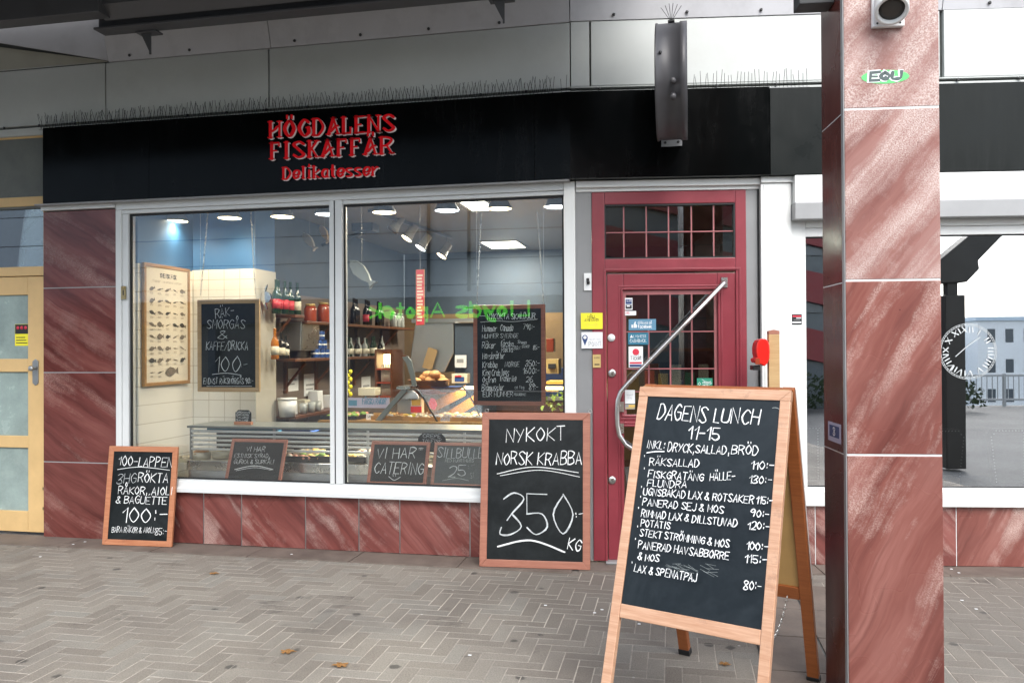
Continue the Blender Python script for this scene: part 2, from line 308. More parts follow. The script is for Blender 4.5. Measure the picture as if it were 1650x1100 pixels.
# ------------------------------------------------------------------ mesh builder
class MB:
    def __init__(s): s.v = []; s.f = []; s.mi = []; s.mats = []; s.cur = 0; s.sm = []; s.smooth = False
    def m(s, k):
        if k not in s.mats: s.mats.append(k)
        s.cur = s.mats.index(k); return s
    def face(s, pts):
        n = len(s.v); s.v += [tuple(p) for p in pts]; s.f.append(tuple(range(n, n+len(pts)))); s.mi.append(s.cur); s.sm.append(s.smooth)
    def add(s, vs, fs):
        n = len(s.v); s.v += [tuple(p) for p in vs]
        for f in fs: s.f.append(tuple(i+n for i in f)); s.mi.append(s.cur); s.sm.append(s.smooth)
    def box(s, x0, x1, y0, y1, z0, z1):
        x0, x1 = sorted((x0, x1)); y0, y1 = sorted((y0, y1)); z0, z1 = sorted((z0, z1))
        s.add([(x0,y0,z0),(x1,y0,z0),(x1,y1,z0),(x0,y1,z0),(x0,y0,z1),(x1,y0,z1),(x1,y1,z1),(x0,y1,z1)],
              [(3,2,1,0),(4,5,6,7),(0,1,5,4),(1,2,6,5),(2,3,7,6),(3,0,4,7)]); return s
    def prism(s, pts, ax, a, b):
        """outline pts in the plane across axis ax, from a to b"""
        def P(p, h): return {'x': (h, p[0], p[1]), 'y': (p[0], h, p[1]), 'z': (p[0], p[1], h)}[ax]
        n = len(pts); vs = [P(p, a) for p in pts]+[P(p, b) for p in pts]
        s.add(vs, [tuple(range(n-1, -1, -1)), tuple(range(n, 2*n))]+[(i, (i+1) % n, n+(i+1) % n, n+i) for i in range(n)]); return s
    def tube(s, pts, r, k=8, caps=True):
        pts = [Vector(p) for p in pts]; rs = r if isinstance(r, (list, tuple)) else [r]*len(pts)
        vs = []; up = None
        for i, p in enumerate(pts):
            d = (pts[min(i+1, len(pts)-1)]-pts[max(i-1, 0)]).normalized()
            if up is None: up = d.orthogonal().normalized()
            up = (up - d*up.dot(d)); up = up.normalized() if up.length > 1e-6 else d.orthogonal().normalized()
            q = d.cross(up)
            for j in range(k):
                a = 2*pi*j/k; vs.append(p + (up*cos(a)+q*sin(a))*rs[i])
        fs = [(i*k+j, i*k+(j+1) % k, (i+1)*k+(j+1) % k, (i+1)*k+j) for i in range(len(pts)-1) for j in range(k)]
        sm = s.smooth; s.smooth = k > 4; 
        if caps: fs += [tuple(range(k-1, -1, -1)), tuple(range((len(pts)-1)*k, len(pts)*k))]
        s.add(vs, fs); s.smooth = sm; return s
    def lathe(s, prof, c, ax='z', k=20, tilt=None, caps=True):
        """prof: (radius, height) pairs"""
        c = Vector(c); R = tilt or Matrix.Identity(3); vs = []
        for r, h in prof:
            for j in range(k):
                a = 2*pi*j/k; p = Vector((r*cos(a), r*sin(a), h))
                if ax == 'x': p = Vector((h, r*cos(a), r*sin(a)))
                if ax == 'y': p = Vector((r*cos(a), h, r*sin(a)))
                vs.append(c + R @ p)
        n = len(prof); fs = [(i*k+j, i*k+(j+1) % k, (i+1)*k+(j+1) % k, (i+1)*k+j) for i in range(n-1) for j in range(k)]
        if caps and prof[0][0] > 1e-4: fs.append(tuple(range(k-1, -1, -1)))
        if caps and prof[-1][0] > 1e-4: fs.append(tuple(range((n-1)*k, n*k)))
        sm = s.smooth; s.smooth = True; s.add(vs, fs); s.smooth = sm; return s
    def blob(s, c, rx, ry, rz, k=10, n=6, jit=0):
        prof = [(max(1e-5, sin(pi*i/n)), -cos(pi*i/n)) for i in range(n+1)]; vs = []
        for r, h in prof:
            for j in range(k):
                a = 2*pi*j/k; q = 1+random.uniform(-jit, jit)
                vs.append((c[0]+r*cos(a)*rx*q, c[1]+r*sin(a)*ry*q, c[2]+h*rz*q))
        sm = s.smooth; s.smooth = True
        s.add(vs, [(i*k+j, i*k+(j+1) % k, (i+1)*k+(j+1) % k, (i+1)*k+j) for i in range(n) for j in range(k)]); s.smooth = sm; return s
def make(name, mb, m, parent=None, origin=(0, 0, 0), bevel=0, seg=2):
    ox = Vector(origin)
    me = bpy.data.meshes.new(name)
    me.from_pydata([tuple(Vector(v)-ox) for v in mb.v], [], mb.f); me.update()
    ms = mb.mats or [m]
    for k in ms: me.materials.append(M[k])
    me.polygons.foreach_set('material_index', mb.mi); me.polygons.foreach_set('use_smooth', mb.sm)
    o = bpy.data.objects.new(name, me); COL.objects.link(o)
    if parent is not None: o.parent = parent
    if bevel:
        b = o.modifiers.new('bevel', 'BEVEL'); b.width = bevel; b.segments = seg; b.limit_method = 'ANGLE'; b.angle_limit = rad(50)
    return o
class Thing:
    def __init__(s, name, label, cat, F=FA, origin=(0, 0, 0), group=None):
        s.o = bpy.data.objects.new(name, None); COL.objects.link(s.o); s.F = F; s.org = Vector(origin)
        s.o.matrix_world = F @ Matrix.Translation(s.org); s.o.empty_display_size = .1
        s.o['label'] = label; s.o['category'] = cat
        if group: s.o['group'] = group
    def part(s, name, mb, m=None, sub=None, bevel=0, label=None, seg=2):
        o = make(name, mb, m, sub or s.o, s.org, bevel, seg)
        if label: o['label'] = label
        return o
def solo(name, label, cat, mb, m=None, F=FA, origin=(0, 0, 0), group=None, bevel=0):
    o = make(name, mb, m, None, origin, bevel); o.matrix_world = F @ Matrix.Translation(Vector(origin))
    o['label'] = label; o['category'] = cat
    if group: o['group'] = group
    return o
def structure(name, mb, m, F=FA):
    o = make(name, mb, m); o.matrix_world = F.copy(); o['kind'] = 'structure'; return o
def B(*a): return MB().box(*a)

# ------------------------------------------------------------------ hand lettering: single-stroke glyphs, drawn as ribbons
G = {
'A':"022842 1434",'B':"0208 ~0828472505 ~0535432202",'C':"~4728052243",'D':"0208 ~0828452202",'E':"48080242 0535",'F':"480802 0535",'G':"~4728052243 434525",
'H':"0208 4248 0545",'I':"0208",'J':"~3833221203",'K':"0208 480542",'L':"080232",'M':"0208244842",'N':"02084248",'O':"~2805224528",'P':"0208 ~0828472505",
'Q':"~2805224528 2432",'R':"0208 ~0828472505 2542",'S':"~47280725432203",'T':"0848 2822",'U':"~0803224348",'V':"082248",'W':"0812263248",'X':"0842 0248",'Y':"0825 4812",'Z':"08480242",
'Å':"022842 1434 ~28192b3928",'Ä':"022842 1434 191a 393a",'Ö':"~2805224528 191a 393a",'É':"48080242 0535 2a3b",
'0':"~2805224528",'1':"062822",'2':"~0728473402 0242",'3':"~0728472514 ~2543220203",'4':"380444 3632",'5':"480805 ~0535432203",'6':"~38050322432504",'7':"084812",
'8':"~280725432203254728",'9':"~472806254732",'&':"~42172837040322 2244",'-':"0535",':':"0607 0304",'.':"0203",',':"0301",'/':"0248",'!':"0408 0203",'·':"0506",'%':"0248 0717 3343",'*':"2428 0747 0545",
'a':"~3616041233 3632",'b':"0208 ~0526342203",'c':"~3616041232",'d':"3832 ~3616041233",'e':"~04343616041233",'f':"~381712 0626",'g':"~3616041333 ~36312001",'h':"0208 ~05263532",'i':"0206 0708",
'j':"161100 1718",'k':"0208 360432",'l':"0208",'m':"0206 ~05162522 ~25364542",'n':"0206 ~05263532",'o':"~1604122416",'p':"0006 ~0526342203",'q':"3630 ~3616041233",'r':"0206 ~042636",'s':"~361605332202",
't':"~181322 0626",'u':"~06031233 3632",'v':"061236",'w':"0612243246",'x':"0632 0236",'y':"061336 ~362100",'z':"06360232",
'å':"~3616041233 3632 ~1819293818",'ä':"~3616041233 3632 0809 2829",'ö':"~1604122416 0809 2829",'é':"~04343616041233 1829",'ü':"~06031233 3632 0809 2829"}
GC = {}
def glyph(ch):
    if ch in GC: return GC[ch]
    out = []; w_ = 0
    for s in G.get(ch, "0535").split():
        sm = s[0] == '~'; s = s.lstrip('~'); p = [(int(s[i], 16), int(s[i+1], 16)-2) for i in range(0, len(s)-1, 2)]
        w_ = max(w_, max(q[0] for q in p)); out.append((sm, p))
    GC[ch] = (out, w_); return GC[ch]
def catmull(p, n=4):
    if len(p) < 3: return p
    closed = p[0] == p[-1]; o = []
    for i in range(len(p)-1):
        p0 = p[i-1] if i else (p[-2] if closed else p[0]); p1 = p[i]; p2 = p[i+1]; p3 = p[i+2] if i+2 < len(p) else (p[1] if closed else p[-1])
        for k in range(n):
            t = k/n; o.append(tuple(.5*((2*p1[j])+(-p0[j]+p2[j])*t+(2*p0[j]-5*p1[j]+4*p2[j]-p3[j])*t*t+(-p0[j]+3*p1[j]-3*p2[j]+p3[j])*t**3) for j in (0, 1)))
    o.append(p[-1]); return o
def ribbon(mb, pts, wd, place, zoff, widths=None, cap=True):
    """flat stroke in a 2-D plane; place(u, v, h) puts it on the real surface"""
    n = len(pts)
    if n < 2: return
    L = []; Rr = []
    for i in range(n):
        a = pts[max(i-1, 0)]; b = pts[min(i+1, n-1)]; dx, dy = b[0]-a[0], b[1]-a[1]; l = math.hypot(dx, dy) or 1e-9; dx /= l; dy /= l
        ww = (widths[i] if widths else wd)/2; ex = 0
        if cap and i == 0: ex = -ww*.7
        if cap and i == n-1: ex = ww*.7
        x, y = pts[i][0]+dx*ex, pts[i][1]+dy*ex
        f = 1.0 if 0 < i < n-1 else .8
        L.append((x-dy*ww*f, y+dx*ww*f)); Rr.append((x+dy*ww*f, y-dx*ww*f))
    vs = [place(*p, zoff) for p in L]+[place(*p, zoff) for p in Rr]
    mb.add(vs, [(i, n+i, n+i+1, i+1) for i in range(n-1)])
def write(mb, text, p0, p1, h, place, wd, jit=.04, slant=.06, zoff=0, pen=None, gap=1.3, seed=None, yj=1.0, sec=1.0):
    """text between baseline points p0 and p1 with cap height h; pen=(thin, thick) gives broad-nib contrast"""
    rg = random.Random(seed if seed is not None else text); adv = []; x = 0; prev = ''
    for ch in text:
        if ch == ' ': x += 2.6; continue
        g, w_ = glyph(ch); aw = max(w_, 1.5); adv.append((ch, x+(aw-w_)/2, g)); x += aw+gap
    tot = max(x-gap, .1); dx, dy = p1[0]-p0[0], p1[1]-p0[1]; Ln = math.hypot(dx, dy); ux, uy = dx/Ln, dy/Ln; sx = Ln/tot; sy = h/6
    z = zoff
    for ch, x0, g in adv:
        oy = rg.uniform(-jit, jit)*h*yj; rs = 1+rg.uniform(-jit, jit)*1.6; sk_ = slant+rg.uniform(-jit, jit)
        for si, (sm, pts) in enumerate(g):
            q = []
            for (gx, gy) in pts:
                gx2 = gx + rg.uniform(-jit, jit)*2.2; gy2 = gy + rg.uniform(-jit, jit)*2.2
                q.append(((x0+gx2)*sx + gy2*sy*rs*sk_, gy2*sy*rs+oy))
            if sm: q = catmull(q)
            q = [(p0[0]+a*ux-b*uy, p0[1]+a*uy+b*ux) for a, b in q]
            ph = rg.uniform(0, 6.3); fq = rg.uniform(.35, .9)
            wds = [wd*(.92+.26*sin(ph+fq*i_)+rg.uniform(-.08, .08)) for i_ in range(len(q))]
            if pen:
                wds = []
                for i in range(len(q)):
                    a = q[max(i-1, 0)]; b = q[min(i+1, len(q)-1)]; l = math.hypot(b[0]-a[0], b[1]-a[1]) or 1e-9
                    wds.append(pen[0]+(pen[1]*(sec if si else 1)-pen[0])*abs((b[1]-a[1])/l)**1.3)
            ribbon(mb, q, wd*rg.uniform(.85, 1.15), place, z, wds); z += .00005
    return z
def stroke(mb, pts, wd, place, zoff=.002, smooth=True):
    ribbon(mb, catmull(pts, 8) if smooth else pts, wd, place, zoff)
def wallplace(d):                       # writing on a plane at depth d of a facade frame: (s, z) -> (s, d - h, z)
    return lambda u, v, h: (u, d-h, v)

# ================================================================== SETTING
ZSB, ZST = 2.646, 3.239          # underside and top of the black fascia
g = MB(); g.face([(-1500, -1500, -9.5), (1500, -1500, -9.5), (1500, 1500, -9.5), (-1500, 1500, -9.5)]); structure('ground', g, 'asphalt')
PE = hit(FB, 1600, 651, 15).y     # plaza edge, 15 m out from the cafe front
g = MB(); g.box(-60, 60, -15.4, 12, -.6, -.05); g.box(-60, 3.5, -60, -15.4, -.6, -.05); structure('plaza', g, 'asphalt', FB)
# herringbone pavers, each brick a bevelled block on pale sand
def pavement():
    W_, gp, bv = .0800, .0058, .0013; mb = MB(); tones = []; rg = random.Random(3)
    x0, x1, y0, y1 = -7.2, 4.6, -6.6, .45
    c0, c1 = int(x0/W_)-1, int(x1/W_)+1; r0, r1 = int(-y1/W_)-1, int(-y0/W_)+1
    def brick(xa, xb, ya, yb):
        xm, ym = (xa+xb)/2, (ya+yb)/2
        if not (x0 < xm < x1 and y0 < ym < y1): return
        if ym > .12+max(0, xm)*.14: return
        j = lambda: rg.uniform(-.0009, .0009)
        xa += gp/2+j(); xb -= gp/2+j(); ya += gp/2+j(); yb -= gp/2+j()
        z = rg.uniform(.0, .0009); t = rg.random(); n = len(mb.v)
        tl = [z+rg.uniform(-.0004, .0004) for _ in range(4)]
        P = [(xa, ya), (xb, ya), (xb, yb), (xa, yb)]; I = [(xa+bv, ya+bv), (xb-bv, ya+bv), (xb-bv, yb-bv), (xa+bv, yb-bv)]
        mb.add([(p[0], p[1], -.006) for p in P]+[(p[0], p[1], tl[i]-bv) for i, p in enumerate(P)]+[(p[0], p[1], tl[i]) for i, p in enumerate(I)],
               [(8, 9, 10, 11)]+[(k, (k+1) % 4, 4+(k+1) % 4, 4+k) for k in range(4)]+[(4+k, 4+(k+1) % 4, 8+(k+1) % 4, 8+k) for k in range(4)])
        tones.extend([t]*9)
    for r in range(r0, r1):
        for c in range(c0, c1):
            m = (c-r) % 6
            if m == 0: brick(c*W_, (c+3)*W_, -(r+1)*W_, -r*W_)
            elif m == 3: brick(c*W_, (c+1)*W_, -(r+1)*W_, -(r-2)*W_)
    o = structure('pavement', mb, 'paver')
    a = o.data.attributes.new('tone', 'FLOAT', 'FACE'); a.data.foreach_set('value', tones)
    s = MB(); s.face([(x0, y0, -.0012), (x1, y0, -.0012), (x1, .75, -.0012), (x0, .2, -.0012)]); structure('joint_sand', s, 'sand')
pavement()
# worn slab strip along the foot of the facade
k = MB()
for i in range(9): k.box(-7+i*.78+.004, -7+(i+1)*.78-.004, -.262+random.uniform(-.003, .003), .02, -.01, .008+random.uniform(0, .002))
structure('slab_strip', k, 'kerbstone')
k = MB()
for i in range(6): k.box(.03+i*.8+.003, .03+(i+1)*.8-.003, -.215, .02, -.01, .0085+random.uniform(0, .002))
structure('slab_strip', k, 'kerbstone', FB)
k = MB(); gx = ground(1226, 1060).x
for i, (ya, yb) in enumerate(((-.27, -.75), (-.75, -1.2), (-1.2, -1.66), (-1.66, -2.1), (-2.1, -2.6))):
    k.box(gx+.006, gx+.30, ya-.006, yb+.006, -.01, .009+random.uniform(0, .003))
    k.box(gx+.312, gx+.52, ya-.006, yb+.006, -.01, .009+random.uniform(0, .003))
structure('slab_strip', k, 'kerbstone')
gs = MB(); gs.face([(gx-.004, -2.62, .0045), (gx+.53, -2.62, .0045), (gx+.53, -.26, .0045), (gx-.004, -.26, .0045)]); structure('dark_joint', gs, 'gasket')

# ================================================================== FISH SHOP BUILDING
shop = Thing('fish_shop', 'fish shop with white framed display windows above a red stone plinth', 'shop', FA, (-1.8, 0, 0))
XL0, XL1 = SA(70), SA(189)                # red stone wall left of the window
XG0 = SA(208); XM = SA(541)
ZSILL = .408; ZG0 = .50; ZG1 = 2.56
shop.part('wall', B(XL0+.01, XL1, .031, .3, 0, 2.63).box(XL1, -.01, .031, .2, 0, .40), 'cafe_dark')
zj = [0] + [hit(FA, 130, y).z for y in (745, 600, 463)] + [2.60]
for i in range(4):
    shop.part('stone_panel', B(XL0, XL1-.003, 0, .03, zj[i]+(.008 if not i else .004), zj[i+1]-.004), 'stone_shaded', bevel=.002)
for i in range(3): shop.part('joint_strip', B(XL0+.001, XL1-.004, .002, .029, zj[i+1]-.0035, zj[i+1]+.0035), 'alu')
shop.part('cap_strip', B(XL0+.002, XL1+.0, -.03, .029, 2.604, 2.636), 'white', bevel=.003)
px = [189, 260, 328, 389, 492, 578, 644, 757, 921]
xs = [SA(p, 830) for p in px]
for i in range(8):
    shop.part('stone_panel', B(xs[i]+.004, xs[i+1]-.004, .0, .03, .012, ZSILL-.004), 'stone_down', bevel=.002)
for i in range(1, 8): shop.part('joint_strip', B(xs[i]-.0036, xs[i]+.0036, .003, .029, .012, ZSILL-.004), 'steel_dull')
shop.part('sill', MB().prism([(-.055, ZSILL), (.06, ZSILL), (.06, ZG0), (-.012, ZG0), (-.03, ZG0-.012), (-.034, ZG0-.05), (-.055, ZG0-.062)], 'x', XL1+.002, -.052), 'white', bevel=.003)
# window frames: head, jambs, double mullion
fr = MB(); fr.box(XL1+.002, -.052, -.02, .08, 2.585, 2.642); fr.box(XL1+.022, -.053, -.005, .08, ZG1-.005, 2.584)
fr.box(XL1+.002, XL1+.05, -.02, .08, ZG0+.001, 2.584); fr.box(XL1+.051, XG0, -.006, .08, ZG0+.001, ZG1-.006)
fr.box(SA(533), XM-.004, -.02, .08, ZG0+.001, 2.584); fr.box(XM+.006, SA(553.5), -.02, .08, ZG0+.001, 2.584)
f_o = shop.part('window_frame', fr, 'white', bevel=.003)
gk = MB().box(XM-.0038, XM+.0058, -.012, .07, ZG0+.002, 2.583)
for a, b_ in ((XG0+.001, SA(533)-.001), (SA(553.5)+.001, -.054)):
    gk.box(a, b_, .012, .03, ZG1-.022, ZG1-.006); gk.box(a, a+.012, .012, .03, ZG0+.012, ZG1-.023); gk.box(b_-.012, b_, .012, .03, ZG0+.012, ZG1-.023); gk.box(a, b_, .012, .03, ZG0+.001, ZG0+.011)
shop.part('gasket', gk, 'gasket', f_o)
shop.part('pane', B(XG0, SA(533), .021, .0212, ZG0, ZG1), 'glass_shop', f_o)
shop.part('pane', B(SA(553.5), -.053, .021, .0212, ZG0, ZG1), 'glass_shop', f_o)
shop.part('corner_post', B(-.05, .028, -.026, .08, .02, 2.642), 'white2', bevel=.004)
# lock plate on the left jamb
lp = rect(FA, 195.5, 459, 203, 484, -.021)
shop.part('lock_plate', MB().m('brass').box(lp[0], lp[1], -.026, -.0205, lp[2]+.01, lp[3]-.01).lathe([(.012, 0), (.012, .005)], ((lp[0]+lp[1])/2, -.0312, lp[3]-.02), 'y', 14)
          .m('plastic_black').box((lp[0]+lp[1])/2-.005, (lp[0]+lp[1])/2+.005, -.0262, -.0258, (lp[2]+lp[3])/2-.02, (lp[2]+lp[3])/2+.02))

# ---------------- interior shell
XI = -3.46; D1 = hitx(310, 600, XI).y; XC = hit(FA, 412, 600, D1).x; D2 = D1+.36; XW = XC-.07; DB = 4.9; XR = 1.75; ZC = 2.78
shop.part('floor', B(XI-.2, XR, .2, DB+.2, -.06, .004), 'floor_in')
ZT = hit(FA, 365, 434, D1).z
w_ = MB().m('tile').box(XI-.1, XI, .09, D1+.2, 0, ZT-.01).m('blue_wall').box(XI-.1, XI-.004, .09, D1+.2, ZT-.01, ZC)
shop.part('side_wall', w_)
shop.part('tiled_column', MB().m('tile').box(XI+.001, XC, D1, D2, 0, ZT).m('blue_wall').box(XI+.001, XC-.01, D1+.01, D2, ZT+.001, ZC))
shop.part('side_wall', MB().m('wall_dim').box(XW-.1, XW, D2+.001, DB, 0, 2.02).m('wall_dark_reflect').box(XW-.1, XW-.001, D2+.001, DB, 2.0205, ZC))  # blue grey upper wall paints in the reflection seen over it
shop.part('back_wall', MB().m('wall_dark_reflect').box(XW, XR, DB, DB+.1, 1.95, ZC).m('wall_tan').box(XW, XR, DB, DB+.1, 0, 1.949), None)
shop.part('side_wall', B(XR, XR+.1, .5, DB, 0, ZC), 'wall_dark_reflect')
shop.part('ceiling', MB().prism([(XI-.1, .09), (0, .09), (XR+.1, .12+(XR+.1)*.14), (XR+.1, DB+.1), (XI-.1, DB+.1)], 'z', ZC, ZC+.1), 'ceiling')
shop.part('lintel', B(XI-.1, -.06, .085, .12, 2.60, ZC), 'wall_dark_reflect')

# ================================================================== BLACK FASCIA SIGN
fs = Thing('fascia_sign', 'long glossy black fascia board with red lettering above the fish shop windows', 'shop sign', FA, (-2, -.1, ZSB))
cx = .1*math.tan(BEND/2)
e = [SA(69, 260, -.1), SA(240, 260, -.1), SA(861, 260, -.1), cx]
for i in range(3):
    fs.part('panel', MB().prism([(e[i]+(.0015 if i else 0), -.1), (e[i+1]-(.0015 if i < 2 else 0), -.1), (e[i+1]-(.0015 if i < 2 else cx), .02), (e[i]+(.0015 if i else 0), .02)], 'z', ZSB, ZST), 'black')
def b2a(s, d, z=0): p = FB @ Vector((s, d, z)); return (p.x, p.y)
j = SB(1241, 210, -.1); k2 = 5.9
fs.part('panel', MB().prism([b2a(-cx, -.1), b2a(j-.002, -.1), b2a(j-.002, .02), b2a(.003, .02)], 'z', ZSB, ZST), 'black')
fs.part('panel', MB().prism([b2a(j+.002, -.1), b2a(k2, -.1), b2a(k2, .02), b2a(j+.002, .02)], 'z', ZSB-.0, ZST-.01), 'black_green')
rail = MB().box(XL0, e[3]-.01, -.092, .02, ZSB-.012, ZSB-.001); fs.part('base_rail', rail, 'alu')
# lettering
def sign_line(text, p0, p1, hpx, pen, jit=0.0, gap=2.3, serif=True, name='lettering'):
    a = hit(FA, *p0, -.1); b = hit(FA, *p1, -.1); h = hpx/FPX*(a-CAM).dot(FW)
    for m_, dx, dz, zo in (('sign_white', .0062, -.0062, .012), ('sign_red', 0, 0, .022)):
        mb = MB()
        q0 = (a.x+dx, a.z+dz); q1 = (b.x+dx, b.z+dz)
        place = lambda u, v, hh: (u, -.1-hh, v)
        write(mb, text, q0, q1, h, place, .01, 0, 0, zo, pen, gap, None, 1.0, .66)
        if serif:
            # small slab feet and head ticks under the main stems
            x = 0; adv = []
            for ch in text:
                if ch == ' ': x += 2.6; continue
                gl, w2 = glyph(ch); aw = max(w2, 1.5); adv.append((x+(aw-w2)/2, gl, ch)); x += aw+gap
            sx = math.hypot(q1[0]-q0[0], q1[1]-q0[1])/(x-gap); ang = math.atan2(q1[1]-q0[1], q1[0]-q0[0]); sy = h/6
            for x0, gl, ch in adv:
                for sm, pts in gl:
                    if sm: continue
                    for (gx, gy) in (pts[0], pts[-1]):
                        if gy not in (0, 6): continue
                        u = (x0+gx)*sx; v = gy*sy
                        P = [(q0[0]+(u+t)*cos(ang)-v*sin(ang), q0[1]+(u+t)*sin(ang)+v*cos(ang)) for t in (-pen[1]*.78, pen[1]*.78)]
                        ribbon(mb, P, h*.07, place, zo+.0012, cap=False)
        # give the letters depth: closed back to the board
        o = fs.part(name, mb, m_)
        so_ = o.modifiers.new('solid', 'SOLIDIFY'); so_.thickness = .008; so_.offset = 0
G_keep = dict(G); GC.clear()
G.update({'H': "0208 4248 ~04253646", 'A': "0228 2842 ~13243545", 'E': "0208 0838 0525 0232", 'L': "0208 023234", 'F': "0208 083837 0525", 'i': "0206 0809", 'N': "0208 0842 4248", 'K': "0208 0438 1532", 'R': "0208 ~0828472505 2542",
          'G': "~472805224345 4535", 'Ä': "0228 2842 ~13243545 191a 393a", 'D': "0208 ~0828452202"})
sign_line('HÖGDALENS', (438, 223), (636, 212), 25, (.012, .027))
sign_line('FISKAFFÄR', (440, 257), (633, 248), 25, (.012, .027))
sign_line('Delikatesser', (459, 289.5), (611, 283), 18, (.010, .0185), gap=1.9)
G.clear(); G.update(G_keep); GC.clear()

# ================================================================== UPPER CLADDING
cl = Thing('wall_cladding', 'off white metal cladding panels above the black fascia', 'cladding', FA, (-2, .03, ZST))
ZP0 = hit(FA, 300, 183, .0).z; ZP1 = hit(FA, 433, 78, .0).z
xj = [-8, SA(170, 150), SA(433, 130), SA(951, 100)]
cl.part('backing', B(-8, .0, .03, .06, ZST-.6, 5.2), 'joint')
def screws(mb, xs_, y, z):
    mb.m('dark_screw')
    for x in xs_: mb.lathe([(.011, 0), (.011, .006), (.006, .009)], (x, y-.009, z), 'y', 8, Matrix.Scale(1, 3))
for i in range(3):
    m_ = MB().m('clad').box(xj[i]+.006, min(xj[i+1], -.0)-.006, .0, .028, ZP0, ZP1-.004)
    cl.part('cladding_panel', m_, None, bevel=.003)
low = MB().m('clad').box(-8, -.001, -.004, .028, ZST-.02, ZP0-.03).box(-8, -.001, -.012, .028, ZP0-.012, ZP0-.002)
screws(low, [-8+.33*i+.1 for i in range(24)], -.0125, ZP0-.02)
cl.part('base_rail', low)
# outward tilted soffit sheets above the cladding
so0 = [SA(175, 60), SA(437, 50), -.0]
for i in range(2):
    p = MB().m('soffit').prism([(-.006, ZP1), (.03, ZP1), (-.18, ZP1+.75), (-.216, ZP1+.75)], 'x', so0[i]+.003, so0[i+1]-.003)
    screws(p, [so0[i]+.2+.52*n for n in range(int((so0[i+1]-so0[i])/.52))], -.016, ZP1+.03)
    cl.part('soffit_sheet', p)
# left bay: triangular sheet over a recessed beige slope
xa, xb = SA(-60, 60), so0[0]
za = hit(FA, 0, 60).z
cl.part('corner_sheet', MB().m('soffit').prism([(-8, 4.9), (-8, za+.5), (xa, za+.03), (xb-.004, ZP1+.012), (xb-.004, 4.9)], 'y', -.012, .006))
rs = MB().m('beige'); rs.add([(-8, -.002, ZP1+.001), (xb-.01, -.002, ZP1+.001), (xb-.01, .004, ZP1+.011), (-8, .024, za+.56)], [(0, 1, 2, 3)]); cl.part('recess_slope', rs)
# facade B part
jb = SB(1517, 60); zb0 = hit(FB, 1250, 138).z+.02; zb1 = hit(FB, 1250, 29).z
cb = Thing('wall_cladding', 'pale sunlit cladding panels above the door and the cafe, behind the stone pillar', 'cladding', FB, (1.5, .03, ZST))
cb.part('backing', B(.0, 6, .032, .06, ZST-.6, 5.2), 'joint')
cb.part('cladding_panel', B(.004, SB(951, 100)-.006, .0, .028, ZP0, ZP1), 'clad')
cb.part('cladding_panel', B(SB(951, 100)+.006, jb-.012, .0, .028, ZP0, ZP1), 'clad', bevel=.003)
cb.part('cladding_panel', B(jb+.012, 5.9, -.01, .028, ZP0-.005, ZP1+.0), 'clad', bevel=.003)
low = MB().m('clad').box(.004, 5.9, -.004, .028, ZST-.02, ZP0-.035).box(.004, 5.9, -.012, .028, ZP0-.016, ZP0-.008); screws(low, [.2+.4*i for i in range(14)], -.0125, ZP0-.028)
cb.part('base_rail', low)
for a, b_ in ((.0, jb), (jb+.006, 5.9)):
    p = MB().m('soffit').prism([(-.006, ZP1+.004), (.03, ZP1+.004), (-.18, ZP1+.76), (-.216, ZP1+.76)], 'x', a, b_); screws(p, [a+.3+.5*n for n in range(int((b_-a)/.5))], -.016, ZP1+.035)
    cb.part('soffit_sheet', p)

# ================================================================== BIRD SPIKES
def spikes(label, F, s0, s1, d, z, style=0):
    mb = MB().m('alu'); n = int((s1-s0)/.026); rg = random.Random(label)
    mb.box(s0, s1, d-.012, d+.012, z+.0005, z+.006)
    mb.m('dark_screw')
    for i in range(n):
        s = s0+(i+.5)*(s1-s0)/n
        for sg in ((-1, 1) if not style else (0,)):
            t = (s+sg*.022+rg.uniform(-.012, .012), d+rg.uniform(-.03, .02), z+.125+rg.uniform(-.03, .012))
            mb.tube([(s, d, z+.005), t], .0019, 3, False)
    solo('bird_spikes', label, 'bird spikes', mb, None, F, (s0, d, z), 'bird spike strips on ledges')
spikes('crossed wire bird spikes along the fascia top left of the projecting round sign', FA, SA(72, 190), SA(895, 150), -.05, ZST)
spikes('upright wire bird spikes on the fascia top just left of the grey round sign', FA, SA(903, 150), -.01, -.05, ZST, 1)
spikes('upright wire bird spikes on the fascia top right of the grey round sign', FB, SB(1112, 140), SB(1300, 140), -.05, ZST, 1)

# ================================================================== PROJECTING ROUND SIGN, seen edge-on
ds = SB(1083, 130, -.5); zc_ = (hit(FB, 1083, 42, -.5).z+hit(FB, 1083, 224, -.5).z)/2; R_ = (hit(FB, 1083, 42, -.5).z-hit(FB, 1083, 224, -.5).z)/2; dc = -.14-R_
th_ = (SB(1112, 180, -.8)-SB(1060, 180, -.8))/2
FD = Matrix.Translation(FB @ Vector((ds, dc, 0))) @ Matrix.Rotation(-.02, 4, 'Z') @ Matrix.Translation(Vector((-ds, -dc, 0)))
ps = Thing('projecting_sign', 'grey round projecting sign drum seen edge on above the red door', 'projecting sign', FD, (ds, -.1, ZSB+.2))
ps.part('drum', MB().m('drum').lathe([(R_-.02, -th_), (R_, -th_), (R_, -th_+.012), (R_-.006, -th_+.014), (R_-.006, th_-.045), (R_, th_-.043), (R_, th_), (R_-.02, th_)], (ds, dc, zc_), 'x', 64))
for zz, yy in ((zc_-.10, 0), (zc_-.175, 0)):
    q = math.sqrt(max(0, R_**2-(zz-zc_)**2)); n_ = Vector((0, -q, zz-zc_)).normalized()
    b0 = Vector((ds+.012, dc, zc_))+n_*(R_-.01); ps.part('bolt', MB().m('drum').tube([b0, b0+n_*.06], .018, 12))
